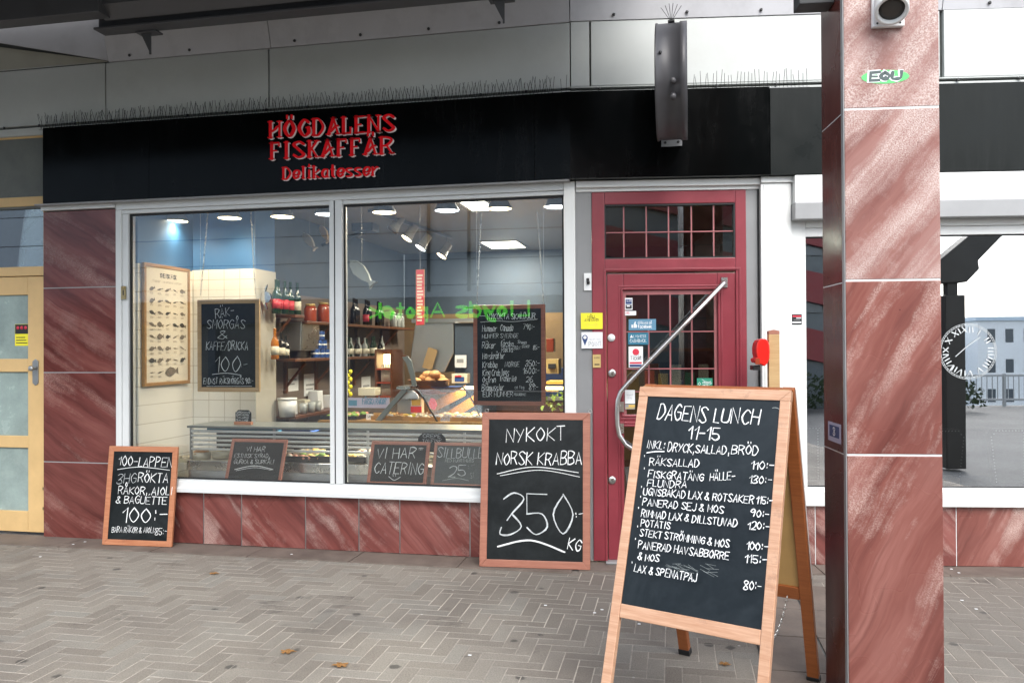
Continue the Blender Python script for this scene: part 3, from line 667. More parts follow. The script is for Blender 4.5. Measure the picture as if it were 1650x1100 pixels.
hs = hit(FB, 1064, 120, dc-R_*.98); hb = MB().m('plastic_black').lathe([(.01, 0), (.01, .004)], (ds-.06, dc-R_*.985, zc_+.07), 'y', 10); ps.part('screw', hb)
br = rect(FB, 1063, 215, 1096, 236, -.105)
ps.part('bracket', MB().m('alu').box(br[0]-.05, br[1]-.05, -.108+.0, -.1005, br[2], br[3]+.03).box((br[0]+br[1])/2-.05, (br[0]+br[1])/2+.05, dc+R_*.5, -.109, br[2]+.09, br[2]+.1)
        .m('dark_screw').lathe([(.009, 0), (.009, .006)], (br[0]-.025, -.114, br[2]+.025), 'y', 8).lathe([(.009, 0), (.009, .006)], (br[1]-.075, -.114, br[2]+.025), 'y', 8))
tp = MB().m('dark_screw'); top = (ds-.0, dc-.12, zc_+math.sqrt(R_**2-.12**2))
tp.box(top[0]-.02, top[0]+.02, top[1]-.015, top[1]+.015, top[2]-.002, top[2]+.008)
for a in (-.062, -.036, -.012, .012, .038, .062): tp.tube([top, (top[0]+a, top[1]-.01, top[2]+.115-abs(a)*.4)], .0019, 3, False)
solo('bird_spikes', 'small fan of wire bird spikes on top of the grey round sign', 'bird spikes', tp, None, FD, top, 'bird spike strips on ledges')

# ================================================================== CANOPY
ca = Thing('canopy', 'dark steel canopy beams and roof above the pavement at upper left', 'canopy', FA, (-3, -.6, 4))
by = -.62; p1 = hit(FA, 160, 47, by); p2 = hit(FA, 700, 9, by); zb = (p1.z+p2.z)/2
ca.part('beam', MB().m('beam').box(p1.x, .9, by-.06, by+.06, zb, zb+.016).box(p1.x, .9, by-.008, by+.008, zb+.017, zb+.20).box(p1.x, .9, by-.06, by+.06, zb+.201, zb+.215), None, bevel=.003)
ca.part('gutter', MB().m('beam').prism([(by-.16, zb+.12), (by-.07, zb+.05), (by-.062, zb+.05), (by-.062, zb+.3), (by-.16, zb+.3)], 'x', p1.x+.1, .85))
l1 = hit(FA, 0, 44, by-.1); l2 = hit(FA, 175, 30, by-.1)
ca.part('beam', B(-8, l2.x, by-.2, by-.08, (l1.z+l2.z)/2, (l1.z+l2.z)/2+.32), 'beam', bevel=.006)
ca.part('beam', B(-8, 1.1, by-.75, by-.62, zb+.30, zb+.55), 'beam', bevel=.006)
for pxx in (237, 808):
    q = hit(FA, pxx, 45 if pxx < 400 else 5, -.35)
    zt = zb-.001
    xx = hit(FA, pxx, 50 if pxx < 400 else 8, by+.03).x
    ca.part('bracket', MB().m('beam').box(xx-.085, xx+.075, by+.02, by+.10, zt-.012, zt-.001).box(xx+.004, xx+.016, by+.045, by+.055, zt-.16, zt-.013).prism([(xx-.06, zt-.013), (xx+.004, zt-.013), (xx+.004, zt-.14)], 'y', by+.046, by+.054))
ca.part('unseen_valance', B(-9, .6, -2.56, -2.505, zb-.10, zb+.70), 'roof')  # unseen valance added to keep sky out of the fascia reflection
ca.part('roof_sheet', B(-9, .6, -2.5, -.2, zb+.62, zb+.70), 'roof_bounce')
for i in range(3): ca.part('rafter', B(-7+i*2.8, -6.92+i*2.8, -2.45, -.3, zb+.5, zb+.615), 'beam')

# ================================================================== RED ENTRANCE DOOR (frame B)
zD = hit(FB, 1080, 308).z; zLf = hit(FB, 1080, 440).z
s0, s1 = SB(955), SB(1204); l0, l1 = SB(979), SB(1190)
dr = Thing('entrance_door', 'red painted shop door with leaded glass and a slanting steel pull bar', 'door', FB, ((s0+s1)/2, 0, 0))
t0 = rect(FB, 974, 328, 1185, 416); dr_d = .0
fr = MB().box(s0, t0[0], .0, .07, .02, zD).box(t0[1], s1, .0, .07, .02, zD).box(t0[0]+.0005, t0[1]-.0005, .0, .07, t0[3], zD).box(t0[0]+.0005, t0[1]-.0005, .0, .07, zLf+.012, t0[2])
do = dr.part('frame', fr, 'red_door', bevel=.004)
dr.part('frame_moulding', MB().box(l0-.022, l0-.006, -.006, -.0005, .02, zLf+.02).box(l1+.006, l1+.02, -.006, -.0005, .02, zLf+.02).box(l0-.022, l1+.02, -.006, -.0005, zLf+.0205, zLf+.034), 'red_door', do, bevel=.002)
tw = dr.part('transom_window', MB().m('gasket').box(t0[0], t0[1], .005, .03, t0[3]-.012, t0[3]).box(t0[0], t0[1], .005, .03, t0[2], t0[2]+.01).box(t0[0], t0[0]+.01, .005, .03, t0[2]+.011, t0[3]-.013).box(t0[1]-.01, t0[1], .005, .03, t0[2]+.011, t0[3]-.013))
dr.part('pane', B(t0[0]+.001, t0[1]-.001, .032, .0322, t0[2], t0[3]), 'glass_door', tw)
bars = MB()
for p in (1005.5, 1042, 1078, 1115, 1151): bars.box(SB(p, 370)-.0045, SB(p, 370)+.0045, .022, .0315, t0[2]+.011, t0[3]-.013)
zz = hit(FB, 1080, 373).z; bars.box(t0[0]+.011, t0[1]-.011, .019, .0218, zz-.004, zz+.004); dr.part('glazing_bars', bars, 'red_bar', tw)
g0 = rect(FB, 1005, 467, 1157, 668); lo = rect(FB, 1005, 688, 1157, 860)
lf = MB().box(l0, g0[0], .012, .055, .025, zLf).box(g0[1], l1, .012, .055, .025, zLf)
lf.box(g0[0]+.0005, g0[1]-.0005, .012, .055, g0[3], zLf).box(g0[0]+.0005, g0[1]-.0005, .012, .055, lo[3], g0[2]).box(g0[0]+.0005, g0[1]-.0005, .012, .055, .025, lo[2])
leaf = dr.part('leaf', lf, 'red_door', bevel=.004)
mo = MB()
for q in (g0, lo):
    for e_, h_ in ((.034, .004), (.016, .009)):
        a, b_, c, d_ = q[0]-e_, q[1]+e_, q[2]-e_, q[3]+e_; t_ = .012
        y0 = .012-h_
        mo.box(a, b_, y0, .0118, d_-t_, d_).box(a, b_, y0, .0118, c, c+t_).box(a, a+t_, y0, .0118, c+t_+.0003, d_-t_-.0003).box(b_-t_, b_, y0, .0118, c+t_+.0003, d_-t_-.0003)
dr.part('moulding', mo, 'red_door', leaf, bevel=.003)
dr.part('pane', B(g0[0], g0[1], .034, .0342, g0[2], g0[3]), 'glass_door', leaf)
dr.part('pane', B(lo[0], lo[1], .034, .0342, lo[2], lo[3]), 'glass_door', leaf)
bars = MB()
bars.box(g0[0]+.001, g0[0]+.02, .025, .0335, g0[2], g0[3]).box(g0[1]-.02, g0[1]-.001, .025, .0335, g0[2], g0[3]).box(g0[0]+.0205, g0[1]-.0205, .025, .0335, g0[3]-.03, g0[3]-.001)
for p in (1046, 1081, 1116): bars.box(SB(p, 560)-.005, SB(p, 560)+.005, .024, .0335, g0[2], g0[3]-.031)
for y in (534, 594, 631): zz = hit(FB, 1080, y).z; bars.box(g0[0]+.0205, g0[1]-.0205, .021, .0238, zz-.0042, zz+.0042)
dr.part('glazing_bars', bars, 'red_bar', leaf)
# pull bar
hp = [hit(FB, *p, -.075) for p in ((1167, 455), (1090, 536), (1012, 617), (1000, 631), (995.5, 645), (994.5, 665), (995, 685), (998, 701), (1008, 716), (1040, 737), (1080, 760))]
hd = dr.part('pull_bar', MB().m('steel').tube([hp[0]+Vector((.004, .07, .002)), hp[0]+Vector((.002, .02, .0))]+hp+[hp[-1]+Vector((.0, .08, 0))], .0165, 14))
mp_ = rect(FB, 1162, 447, 1172, 463, .008); dr.part('mount_plate', B(mp_[0], mp_[1], .0, .0115, mp_[2], mp_[3]), 'steel', hd)
for y in (655, 690):
    q = rect(FB, 996, y-8, 1000.5, y+8, .0); dr.part('mount_plate', MB().m('steel').box(q[0], q[1]+.02, -.004, .0115, q[2], q[3]).box(q[0]+.005, q[0]+.017, -.07, -.0045, (q[2]+q[3])/2-.01, (q[2]+q[3])/2+.01), None, hd)
q = hit(FB, 985, 544, .01); dr.part('blind_lock_cover', MB().m('plastic_white').lathe([(.026, 0), (.026, .004), (.02, .008)], (q.x, .003, q.z), 'y', 24, Matrix(((1,0,0),(0,1,0),(0,0,1)))), None)
for y in (601, 773):
    q = hit(FB, 986, y, .01); lk = dr.part('lock', MB().m('steel').lathe([(.012, 0), (.026, .001), (.028, .006), (.028, .0115)], (q.x, .0, q.z), 'y', 24))
    dr.part('keyhole', MB().m('plastic_black').box(q.x-.003, q.x+.003, -.001, -.0002, q.z-.012, q.z+.006), None, lk)
dr.part('threshold', B(l0-.02, l1+.02, -.05, .06, .011, .024), 'alu', bevel=.003)
kb = rect(FB, 941, 440, 953, 468, -.001)
# grey filler boards each side, white posts, wall over the cafe
sf = Thing('door_surround', 'grey filler boards and white metal posts framing the red door', 'door surround', FB, (.7, 0, 0))
sf.part('filler_board', B(.032, s0-.002, .01, .06, .02, zD+.003), 'grey_strip'); sf.part('filler_board', B(s1+.002, SB(1222.5), .01, .06, .02, zD+.003), 'grey_strip')
sf.part('gasket', B(SB(1222.5)+.0005, SB(1225.5)-.0005, .0, .05, .02, zD+.003), 'gasket')
sf.part('head_rail', MB().box(.032, SB(1225.5)-.0005, -.03, .05, zD+.03, 2.642).box(.032, SB(1225.5)-.0005, .0, .05, zD+.0045, zD+.029), 'white2', bevel=.003)
P0, P1 = SB(1225.5), SB(1274)
sf.part('post', MB().box(P0, P1, -.04, .06, .012, 2.60).box(P0-.0, P1+.09, -.055, .06, 2.603, 2.644), 'white2', bevel=.004)
sf.part('post_groove', MB().box(P0+.018, P0+.0205, -.0406, -.0401, .02, 2.59), 'alu')
lk = sf.part('key_switch', MB().m('plastic_white').box(kb[0], kb[1], -.002, .0095, kb[2], kb[3]).m('plastic_black').tube([((kb[0]+kb[1])/2, -.003, kb[3]-.04), ((kb[0]+kb[1])/2+.004, -.02, kb[3]-.075)], .011, 10))

# ================================================================== CAFE FRONT (frame B)
cf = Thing('cafe', 'neighbouring cafe front with a mirror like window behind the stone pillar', 'cafe', FB, (2.3, 0, 0))
c0, c1 = SB(1299), 5.9; zg0, zg1 = hit(FB, 1580, 786).z, hit(FB, 1580, 378).z; zs0 = hit(FB, 1580, 815).z; zf1 = hit(FB, 1580, 351).z
J0 = P1+.001
cf.part('stone_panel', B(P0+.1, SB(1312)-.003, .0, .03, .012, zs0-.004), 'stone_down', bevel=.002)
cf.part('stone_panel', B(SB(1312)+.003, SB(1539)-.003, .0, .03, .012, zs0-.004), 'stone_down', bevel=.002)
cf.part('stone_panel', B(SB(1539)+.003, SB(1539)+.9, .0, .03, .012, zs0-.004), 'stone_up', bevel=.002)
cf.part('stone_panel', B(SB(1539)+.906, c1, .0, .03, .012, zs0-.004), 'stone_down', bevel=.002)
for s in (SB(1312), SB(1539), SB(1539)+.903): cf.part('joint_strip', B(s-.0026, s+.0026, .003, .029, .012, zs0-.004), 'white')
cf.part('wall', B(J0, c1, .031, .2, 0, zs0-.004), 'cafe_dark'); cf.part('lintel', B(J0, c1, .061, .2, zf1+.02, 2.60), 'cafe_dark')
cf.part('sill', MB().prism([(-.04, zs0), (.06, zs0), (.06, zg0), (-.01, zg0), (-.025, zg0-.02), (-.04, zg0-.025)], 'x', J0, c1), 'white2', bevel=.003)
fo = cf.part('window_frame', MB().box(J0, SB(1292), -.02, .06, zg0+.001, 2.602).box(SB(1292)+.001, c0, -.012, .06, zg0+.001, zf1).box(c0+.001, c1, -.015, .06, zg1+.06, zf1).box(c0+.001, c1, -.004, .06, zg1+.001, zg1+.058), 'white2', bevel=.003)
cf.part('gasket', B(c0+.001, c1, .015, .03, zg1-.008, zg1), 'gasket', fo); cf.part('gasket', B(c0+.001, c1, .015, .03, zg0+.001, zg0+.008), 'gasket', fo)
cf.part('pane', B(c0, c1, .021, .0212, zg0, zg1), 'glass_cafe', fo)
zb0_, zb1_ = hit(FB, 1580, 349, -.12).z, hit(FB, 1580, 321, -.12).z
cf.part('blind_box', MB().box(SB(1281, 340, -.12), c1, -.12, -.021, zb0_, zb1_), 'alu', bevel=.006)
cf.part('fascia_strip', B(SB(1281, 300, -.1), c1, -.10, -.0, zb1_+.002, 2.64), 'white2', bevel=.004)
# dim cafe interior
cf.part('room', MB().box(c0-.2, c1, 3.0, 3.1, 0, 2.6).box(c0-.25, c0-.15, .2, 3, 0, 2.6).box(c0-.2, c1, .2, 3.0, 2.5, 2.6).box(c0-.2, c1, .2, 3, -.04, .004).box(c1+.001, c1+.1, .2, 3, 0, 2.6), 'cafe_dark')
# clock transfer on the cafe glass
ck = MB().m('chalk'); cc = hit(FB, 1560, 566, .018); Rk = SB(1606, 566)-cc.x
pl = wallplace(.0205)
Z0 = .001
ck.mats = []; ck.m('chalk_thin')
for rr, wd_ in ((1.0, .003), (1.06, .0025)):
    ribbon(ck, [(cc.x+Rk*rr*cos(a), cc.z+Rk*rr*sin(a)) for a in [2*pi*i/64 for i in range(65)]], wd_, pl, Z0, cap=False); Z0 += .0002
for i in range(60):
    a = 2*pi*i/60; ribbon(ck, [(cc.x+Rk*1.015*cos(a), cc.z+Rk*1.015*sin(a)), (cc.x+Rk*1.045*cos(a), cc.z+Rk*1.045*sin(a))], .005, pl, Z0, cap=False)
Z0 += .0002; num = ['XII', 'I', 'II', 'III', 'IIII', 'V', 'VI', 'VII', 'VIII', 'IX', 'X', 'XI']
for i, n_ in enumerate(num):
    a = pi/2-i*pi/6; ur = (cos(a), sin(a)); ut = (sin(a), -cos(a)); gw = {'I': .022, 'V': .042, 'X': .042}; tw_ = sum(gw[c] for c in n_); x = -tw_/2
    for ch in n_:
        w1 = gw[ch]; L_ = {'I': [((.5, 0), (.5, 1), .010)], 'V': [((.1, 1), (.5, 0), .010), ((.9, 1), (.5, 0), .005)], 'X': [((.1, 1), (.9, 0), .010), ((.9, 1), (.1, 0), .005)]}[ch]
        for A1, B1, wd_ in L_:
            q2 = [(cc.x+ur[0]*Rk*(.72+.22*v_)+ut[0]*(x+u_*w1), cc.z+ur[1]*Rk*(.72+.22*v_)+ut[1]*(x+u_*w1)) for u_, v_ in (A1, B1)]; ribbon(ck, q2, wd_, pl, Z0, cap=False); Z0 += .00003
        x += w1
for a, l_ in ((rad(35), .55), (rad(222), .62)):
    ribbon(ck, [(cc.x, cc.z+.04), (cc.x+Rk*l_*cos(a), cc.z+.04+Rk*l_*sin(a))], .006, pl, Z0); Z0 += .0002
solo('clock_transfer', 'white roman numeral clock dial transfer on the cafe window glass', 'window decal', ck, None, FB, (cc.x, 0, cc.z))
# cafe chairs with pale studs, seen through the glass
def chair(s, d, label, rz=0):
    t = Thing('upholstered_chair', label, 'chair', FB, (s, d, 0), 'studded cafe chairs behind the glass')
    h0, h1 = .5, .90
    back = t.part('backrest', MB().prism([(s-.21, h0), (s+.21, h0), (s+.24, h1-.06), (s+.20, h1), (s-.20, h1), (s-.24, h1-.06)], 'y', d, d+.05), 'leather', bevel=.012)
    st = MB().m('stud'); ol = [(s-.19, h0+.02), (s-.225, h1-.06), (s-.19, h1-.015), (s+.19, h1-.015), (s+.225, h1-.06), (s+.19, h0+.02)]
    for a, b_ in zip(ol, ol[1:]):
        n = max(2, int(math.hypot(b_[0]-a[0], b_[1]-a[1])/.022))
        for i in range(n): st.box(a[0]+(b_[0]-a[0])*i/n-.0035, a[0]+(b_[0]-a[0])*i/n+.0035, d-.004, d-.0003, a[1]+(b_[1]-a[1])*i/n-.0035, a[1]+(b_[1]-a[1])*i/n+.0035)
    for i in range(18): st.box(s-.0035, s+.0035, d-.004, d-.0003, h0+.01+i*.021, h0+.017+i*.021)
    t.part('studs', st, None, back)
    t.part('seat', B(s-.22, s+.22, d+.06, d+.48, .42, .49), 'leather', bevel=.02)
    for a, b_ in ((-.19, .09), (.19, .09), (-.19, .45), (.19, .45)): t.part('leg', B(s+a-.018, s+a+.018, d+b_-.018, d+b_+.018, .004, .4195), 'wood_shelf')
chair(SB(1650, 740, .35), .35, 'dark cafe chair with white studs outlining its back at the right edge of the window')
chair(SB(1530, 740, .35)-.14, .32, 'dark studded cafe chair half hidden behind the right side of the stone pillar')
chair(SB(1318, 740, .5), .5, 'dark studded cafe chair behind the narrow strip of glass left of the stone pillar')
tb = Thing('cafe_table', 'small pale wooden table behind the cafe glass beside the pillar', 'table', FB, (SB(1510, 770, .3), .3, 0))
q = rect(FB, 1480, 769, 1546, 784, .14); tb.part('tabletop', B(q[0]-.1, q[1], .13, .28, q[2], q[3]), 'wood_light', bevel=.003); tb.part('leg', B(q[0], q[0]+.05, .18, .23, .004, q[2]-.001), 'wood_light')

# ================================================================== STONE PILLAR
pa = .105; pw = CAM+ray(1362.5, 600)*3.2
FP = Matrix.Translation((pw.x, pw.y, 0)) @ Matrix.Rotation(pa, 4, 'Z')
W_ = hit(FP, 1517.5, 600, 0).x; DP = .30
pz = [.0]+[hit(FP, 1440, y).z for y in (733, 451, 174)]; pz.append(pz[-1]+.72); pz.append(pz[-1]+.72)
pt = Thing('stone_pillar', 'tall square pillar clad in polished red streaked stone, in front of the cafe', 'pillar', FP, (W_/2, DP/2, 0))
pt.part('core', B(.03, W_-.03, .03, DP-.03, 0, pz[-1]), 'gasket')
for i in range(5):
    a, b_ = pz[i]+.004, pz[i+1]-.004
    pt.part('front_panel', B(.004, W_, .0, .0295, a, b_), 'stone_up' if i < 2 else 'stone_pale', bevel=.002)
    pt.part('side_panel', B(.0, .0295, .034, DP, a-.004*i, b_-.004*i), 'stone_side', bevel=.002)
    pt.part('side_panel', B(W_-.0295, W_-.001, .031, DP, a, b_), 'stone_shaded', bevel=.002)
    pt.part('rear_panel', B(.031, W_-.031, DP-.03, DP-.001, a, b_), 'stone_shaded')
    if i: pt.part('joint_strip', MB().box(.005, W_-.001, .002, .028, pz[i]-.0038, pz[i]+.0038).box(.001, .028, .034, DP-.002, pz[i]-.004*i-.0038, pz[i]-.004*i+.0038), 'white')
pt.part('corner_strip', B(.0003, .0037, .0035, .0335, .01, pz[-1]-.01), 'alu')
# loudspeaker on the pillar
q = rect(FP, 1404, -20, 1456, 45, -.01); sx_ = (q[0]+q[1])/2
ls = Thing('outdoor_loudspeaker', 'white tilted tube loudspeaker mounted high on the pillar front', 'loudspeaker', FP, (sx_, 0, q[2]))
ls.part('back_plate', MB().prism([(q[0], q[2]), (q[1], q[2]-.0), (q[1], q[3]), (q[0], q[3])], 'y', -.022, -.001), 'plastic_white', bevel=.004)
c_ = hit(FP, 1437, 17, -.10); tl = Matrix.Rotation(rad(-42), 3, 'X') @ Matrix.Rotation(rad(0), 3, 'Z')
tl = Matrix.Rotation(rad(-20), 3, 'Z') @ Matrix.Rotation(rad(50), 3, 'X')
body = ls.part('body', MB().m('plastic_white').lathe([(.0005, .19), (.05, .19), (.060, .16), (.062, .0), (.058, -.004), (.049, -.003), (.047, .012)], c_, 'y', 32, tl))
ls.part('speaker_mesh', MB().m('mesh_dark').lathe([(.0468, .012), (.03, .007), (.0001, .004)], c_, 'y', 32, tl), None, body)
for a in (q[0]+.018, q[1]-.018): ls.part('screw', MB().m('dark_screw').lathe([(.004, 0), (.004, .002)], (a, -.0242, q[2]+.014), 'y', 8))
q = rect(FP, 1286, -14, 1330, 9, .12)
solo('roof_bracket', 'dark metal bracket end projecting left of the pillar top', 'bracket', B(q[0], -.001, .10, .2, q[2], q[3]+.1), 'roof', FP, (q[0], .12, q[2]), bevel=.004)
# graffiti sticker: green oval with dark lettering
q = rect(FP, 1388, 113, 1465, 135, -.001); zc2 = (q[2]+q[3])/2; xc2 = (q[0]+q[1])/2; a_ = (q[1]-q[0])/2; b2 = (q[3]-q[2])/2
st = MB().m('s_lime').prism([(xc2+a_*cos(t), zc2+b2*sin(t)) for t in [2*pi*i/32 for i in range(32)]], 'y', -.0012, -.0003)
pl = wallplace(-.0012)
st.m('s_white'); write(st, 'EQU', (xc2-a_*.68, zc2-b2*.55), (xc2+a_*.62, zc2-b2*.5), b2*1.15, pl, .021, .1, .0008, .0004, None, 1.0, seed=5)
st.m('s_darkteal'); write(st, 'EQU', (xc2-a_*.64, zc2-b2*.55), (xc2+a_*.66, zc2-b2*.47), b2*1.12, pl, .013, .1, .0, .0010, None, 1.0, seed=5)
solo('sticker', 'green oval graffiti sticker with grey letters high on the pillar front', 'sticker', st, None, FP, (xc2, 0, zc2))
I = FP.inverted()
def side(px, py):
    c = I @ CAM; v = I.to_3x3() @ ray(px, py); t = (0-c.x)/v.x; return c+v*t
pa_, pb_ = side(1335, 708), side(1355, 684)
st = MB().m('s_lilac').box(-.0012, -.0002, pb_.y, pa_.y, pa_.z, pb_.z); pls = lambda u, v, h: (-.0012-h, -u, v); st.m('s_navy')
ym = -(pa_.y+pb_.y)/2; zm = (pa_.z+pb_.z)/2; hh = abs(pb_.z-pa_.z)
st.box(-.0018, -.0013, pb_.y+.02, pa_.y-.02, pa_.z+.25*hh, pb_.z-.15*hh); st.m('s_white')
write(st, '8', (ym-.014, zm-.012), (ym+.012, zm-.012), hh*.4, pls, .006, .02, 0, .001)
solo('sticker', 'small lilac and blue sticker with an 8 low on the dark side of the pillar', 'sticker', st, None, FP, (0, .1, 1.2))

# ================================================================== OFFICE DOOR LEFT (ochre wood)
od = Thing('office_door', 'ochre wooden door and transom with pale frosted panes at the left edge', 'door', FA, (-4.6, 0, 0))
F0, F1 = XL0-.018-.95-.06, XL0-.012
zs = {y: hit(FA, 35, y, .03).z for y in (216, 224, 318, 333, 430, 446, 475, 578, 599, 702, 721, 823, 851)}
od.part('casing', MB().box(F0, F1, .02, .1, zs[224]+.0, zs[216]).box(F0, F1, .02, .1, zs[333], zs[318]).box(F1-.008, F1, .02, .1, zs[430]+.0005, zs[333]-.0005).box(F0, F1, .02, .1, zs[446]+.006, zs[430]), 'ochre', bevel=.004)
od.part('trim_strip', B(F1+.001, XL0-.001, .015, .1, .012, zs[430]-.01), 'alu')
for a, b_ in ((zs[318], zs[224]), (zs[430], zs[333])): od.part('transom_pane', B(F0, F1-.008, .055, .0552, a, b_), 'glass_left')
x1_ = F1-.006; x0_ = x1_-.95; xs1 = SA(45, 650, .03)
lf = MB().box(xs1, x1_, .03, .075, .03, zs[446]).box(x0_, x0_+(x1_-xs1), .03, .075, .03, zs[446])
rails = [(zs[475], zs[446]), (zs[599], zs[578]), (zs[721], zs[702]), (.03, zs[823])]
for a, b_ in rails: lf.box(x0_+(x1_-xs1)+.0005, xs1-.0005, .03, .075, a, b_)
lo_ = od.part('leaf', lf, 'ochre', bevel=.004)
for a, b_ in ((zs[578], zs[475]), (zs[702], zs[599]), (zs[823], zs[721])): od.part('pane', B(x0_+.1, xs1+.002, .05, .056, a, b_), 'glass_frost', lo_)
od.part('casing', B(x0_-.06, x0_-.004, .02, .1, .012, zs[446]+.005), 'ochre', bevel=.004)
for i in range(4): od.part('stone_panel', B(-8, x0_-.065, .0, .03, .012+i*.66, .66+i*.66), 'stone_shaded', bevel=.002)
od.part('wall', B(-8, x0_-.064, .031, .25, .0, 3.2), 'cafe_dark')
q = rect(FA, 52.5, 578, 62, 621, .025); xm_ = (q[0]+q[1])/2
hp_ = od.part('handle_plate', MB().m('steel_dull').prism([(q[0], q[2]+.02), (xm_, q[2]), (q[1], q[2]+.02), (q[1], q[3]-.02), (xm_, q[3]), (q[0], q[3]-.02)], 'y', .022, .0295), None, bevel=.002)
od.part('knob', MB().m('steel_dull').lathe([(.012, .0), (.012, -.03), (.022, -.034), (.022, -.05), (.012, -.056)], (xm_, .022, q[3]-.075), 'y', 16), None, lo_)
for z in (zs[823]+.18, zs[823]+.02): od.part('hinge_pin', B(x1_-.012, x1_-.002, .02, .0295, z, z+.02), 'brass', lo_)
q = rect(FA, 24, 522, 46, 557, .048)
st = MB().m('yellow').box(q[0], q[1], .0484, .0494, q[2], q[3]).m('s_black').box(q[0]+.002, q[1]-.002, .0478, .0483, q[2]+(q[3]-q[2])*.55, q[3]-.002); st.m('s_red')
for i in range(3): st.lathe([(.014, 0), (.014, .001)], (q[0]+(q[1]-q[0])*(.22+.28*i), .0465, q[3]-.03), 'y', 12)
st.m('s_black')
for i in range(3): st.box(q[0]+.012, q[1]-.012-.01*i, .0478, .0483, q[2]+.02+.022*i, q[2]+.027+.022*i)
solo('sticker', 'yellow and black sticker with three red dots on the ochre door pane', 'sticker', st, None, FA, (q[0], .048, q[2]))
ob = Thing('office_room', 'pale office interior behind the ochre framed transom panes', 'interior', FA, (-5, 1, 0))
ob.part('back_wall', B(-6.2, XL0, 1.6, 1.7, 0, 3.2), 'opp_low'); ob.part('side_wall', B(XL0-.05, XL0+.002, .11, 1.6, 0, 3.2), 'opp_low'); ob.part('ceiling', B(-6.2, XL0, .1, 1.7, 3.2, 3.3), 'opp_low')
ob.part('pipe', MB().m('white').tube([(SA(35, 280, .8), .8, 3.2), (SA(35, 280, .8), .8, 2.2)], .02, 8).tube([(SA(52, 280, .6), .6, 3.1), (SA(52, 280, .6), .6, 2.75), (SA(60, 280, .6), .6, 2.7), (SA(68, 280, .6), .6, 2.69)], .012, 8))
ob.part('reflected_brace', MB().m('white').tube([(SA(-10, 405, .16), .16, hit(FA, -10, 420, .16).z), (SA(62, 350, .16), .16, hit(FA, 62, 342, .16).z)], .03, 8)); ob.part('reflected_brace', MB().m('alu').tube([(SA(-10, 232, .16), .16, hit(FA, -10, 262, .16).z), (SA(66, 300, .16), .16, hit(FA, 66, 240, .16).z)], .02, 8)); ob.part('reflected_beam', MB().m('alu').box(SA(-10, 330, .15), SA(66, 300, .15), .15, .2, hit(FA, 30, 400, .15).z, hit(FA, 30, 388, .15).z))  # stand-ins for canopy steel reflected in the panes, added behind the glass

# ================================================================== CHALKBOARDS
def plane_frame(o, u, v):
    u = u.normalized(); v = (v-u*v.dot(u)).normalized(); n = u.cross(v)
    return Matrix(((u.x, v.x, n.x, o.x), (u.y, v.y, n.y, o.y), (u.z, v.z, n.z, o.z), (0, 0, 0, 1)))
def loc(F, px, py):
    """pixel to (u, v) on the local z=0 face of a board frame"""
    I = F.inverted(); c = I @ CAM; d = I.to_3x3() @ ray(px, py); t = -c.z/d.z; p = c+d*t; return (p.x, p.y)
def texts(F, lines, zb=-.004, chalk='chalk'):
    mb = MB().m(chalk); pl = lambda u, v, h: (u, v, zb+.0012+h); z = 0
    for L in lines:
        if L[0] == '~':                                # a drawn line: list of pixels, width in metres
            stroke(mb, [loc(F, *p) for p in L[1]], L[2], pl, z); z += .0002; continue
        tx, x0, y0, x1, y1, hpx, wd = L[:7]
        if len(L) > 7: mb.m(L[7])
        a, b_ = loc(F, x0, y0), loc(F, x1, y1); h = math.hypot(*(i-k_ for i, k_ in zip(loc(F, (x0+x1)/2, (y0+y1)/2), loc(F, (x0+x1)/2, (y0+y1)/2-hpx))))
        z = write(mb, tx, a, b_, h, pl, wd, .05, .08, z)+.0001
        mb.m(chalk)
    return mb
def chalkboard(name, label, F, w, h, fw, fmat, bmat, lines, th=.022, chalk='chalk', group='framed chalkboards of the fish shop'):
    o = bpy.data.objects.new(name, None); COL.objects.link(o); o.matrix_world = F; o['label'] = label; o['category'] = 'chalkboard'; o['group'] = group
    class T: pass
    fr = MB()
    for pts in ([(0, 0), (w, 0), (w-fw, fw), (fw, fw)], [(w, 0), (w, h), (w-fw, h-fw), (w-fw, fw)], [(w, h), (0, h), (fw, h-fw), (w-fw, h-fw)], [(0, h), (0, 0), (fw, fw), (fw, h-fw)]):
        c = Vector((sum(p[0] for p in pts)/4, sum(p[1] for p in pts)/4)); q = [(p[0]+(c.x-p[0])*.0006, p[1]+(c.y-p[1])*.0006) for p in pts]
        fr.prism(q, 'z', -th, .0)
    make('frame', fr, fmat, o, (0, 0, 0), .003)
    make('blackboard', B(fw-.004, w-fw+.004, fw-.004, h-fw+.004, -th+.004, -.004), bmat, o)
    make('writing', texts(F, lines, -.004, chalk), None, o)
    return o
def leaning(bl, br_, tl, yt, name=None):
    """board standing on the pavement at the pixels bl, br_, its top edge touching depth yt"""
    a = ground(*bl, .012); b_ = ground(*br_, .012); t = hit(FA, tl[0], tl[1], yt)
    u = (b_-a); w = u.length; F = plane_frame(a, u, Vector((a.x, yt, t.z))-a); return F, w, math.hypot(yt-a.y, t.z-a.z)
F, w_, h_ = leaning((164, 877), (276, 881), (180, 718), -.075)
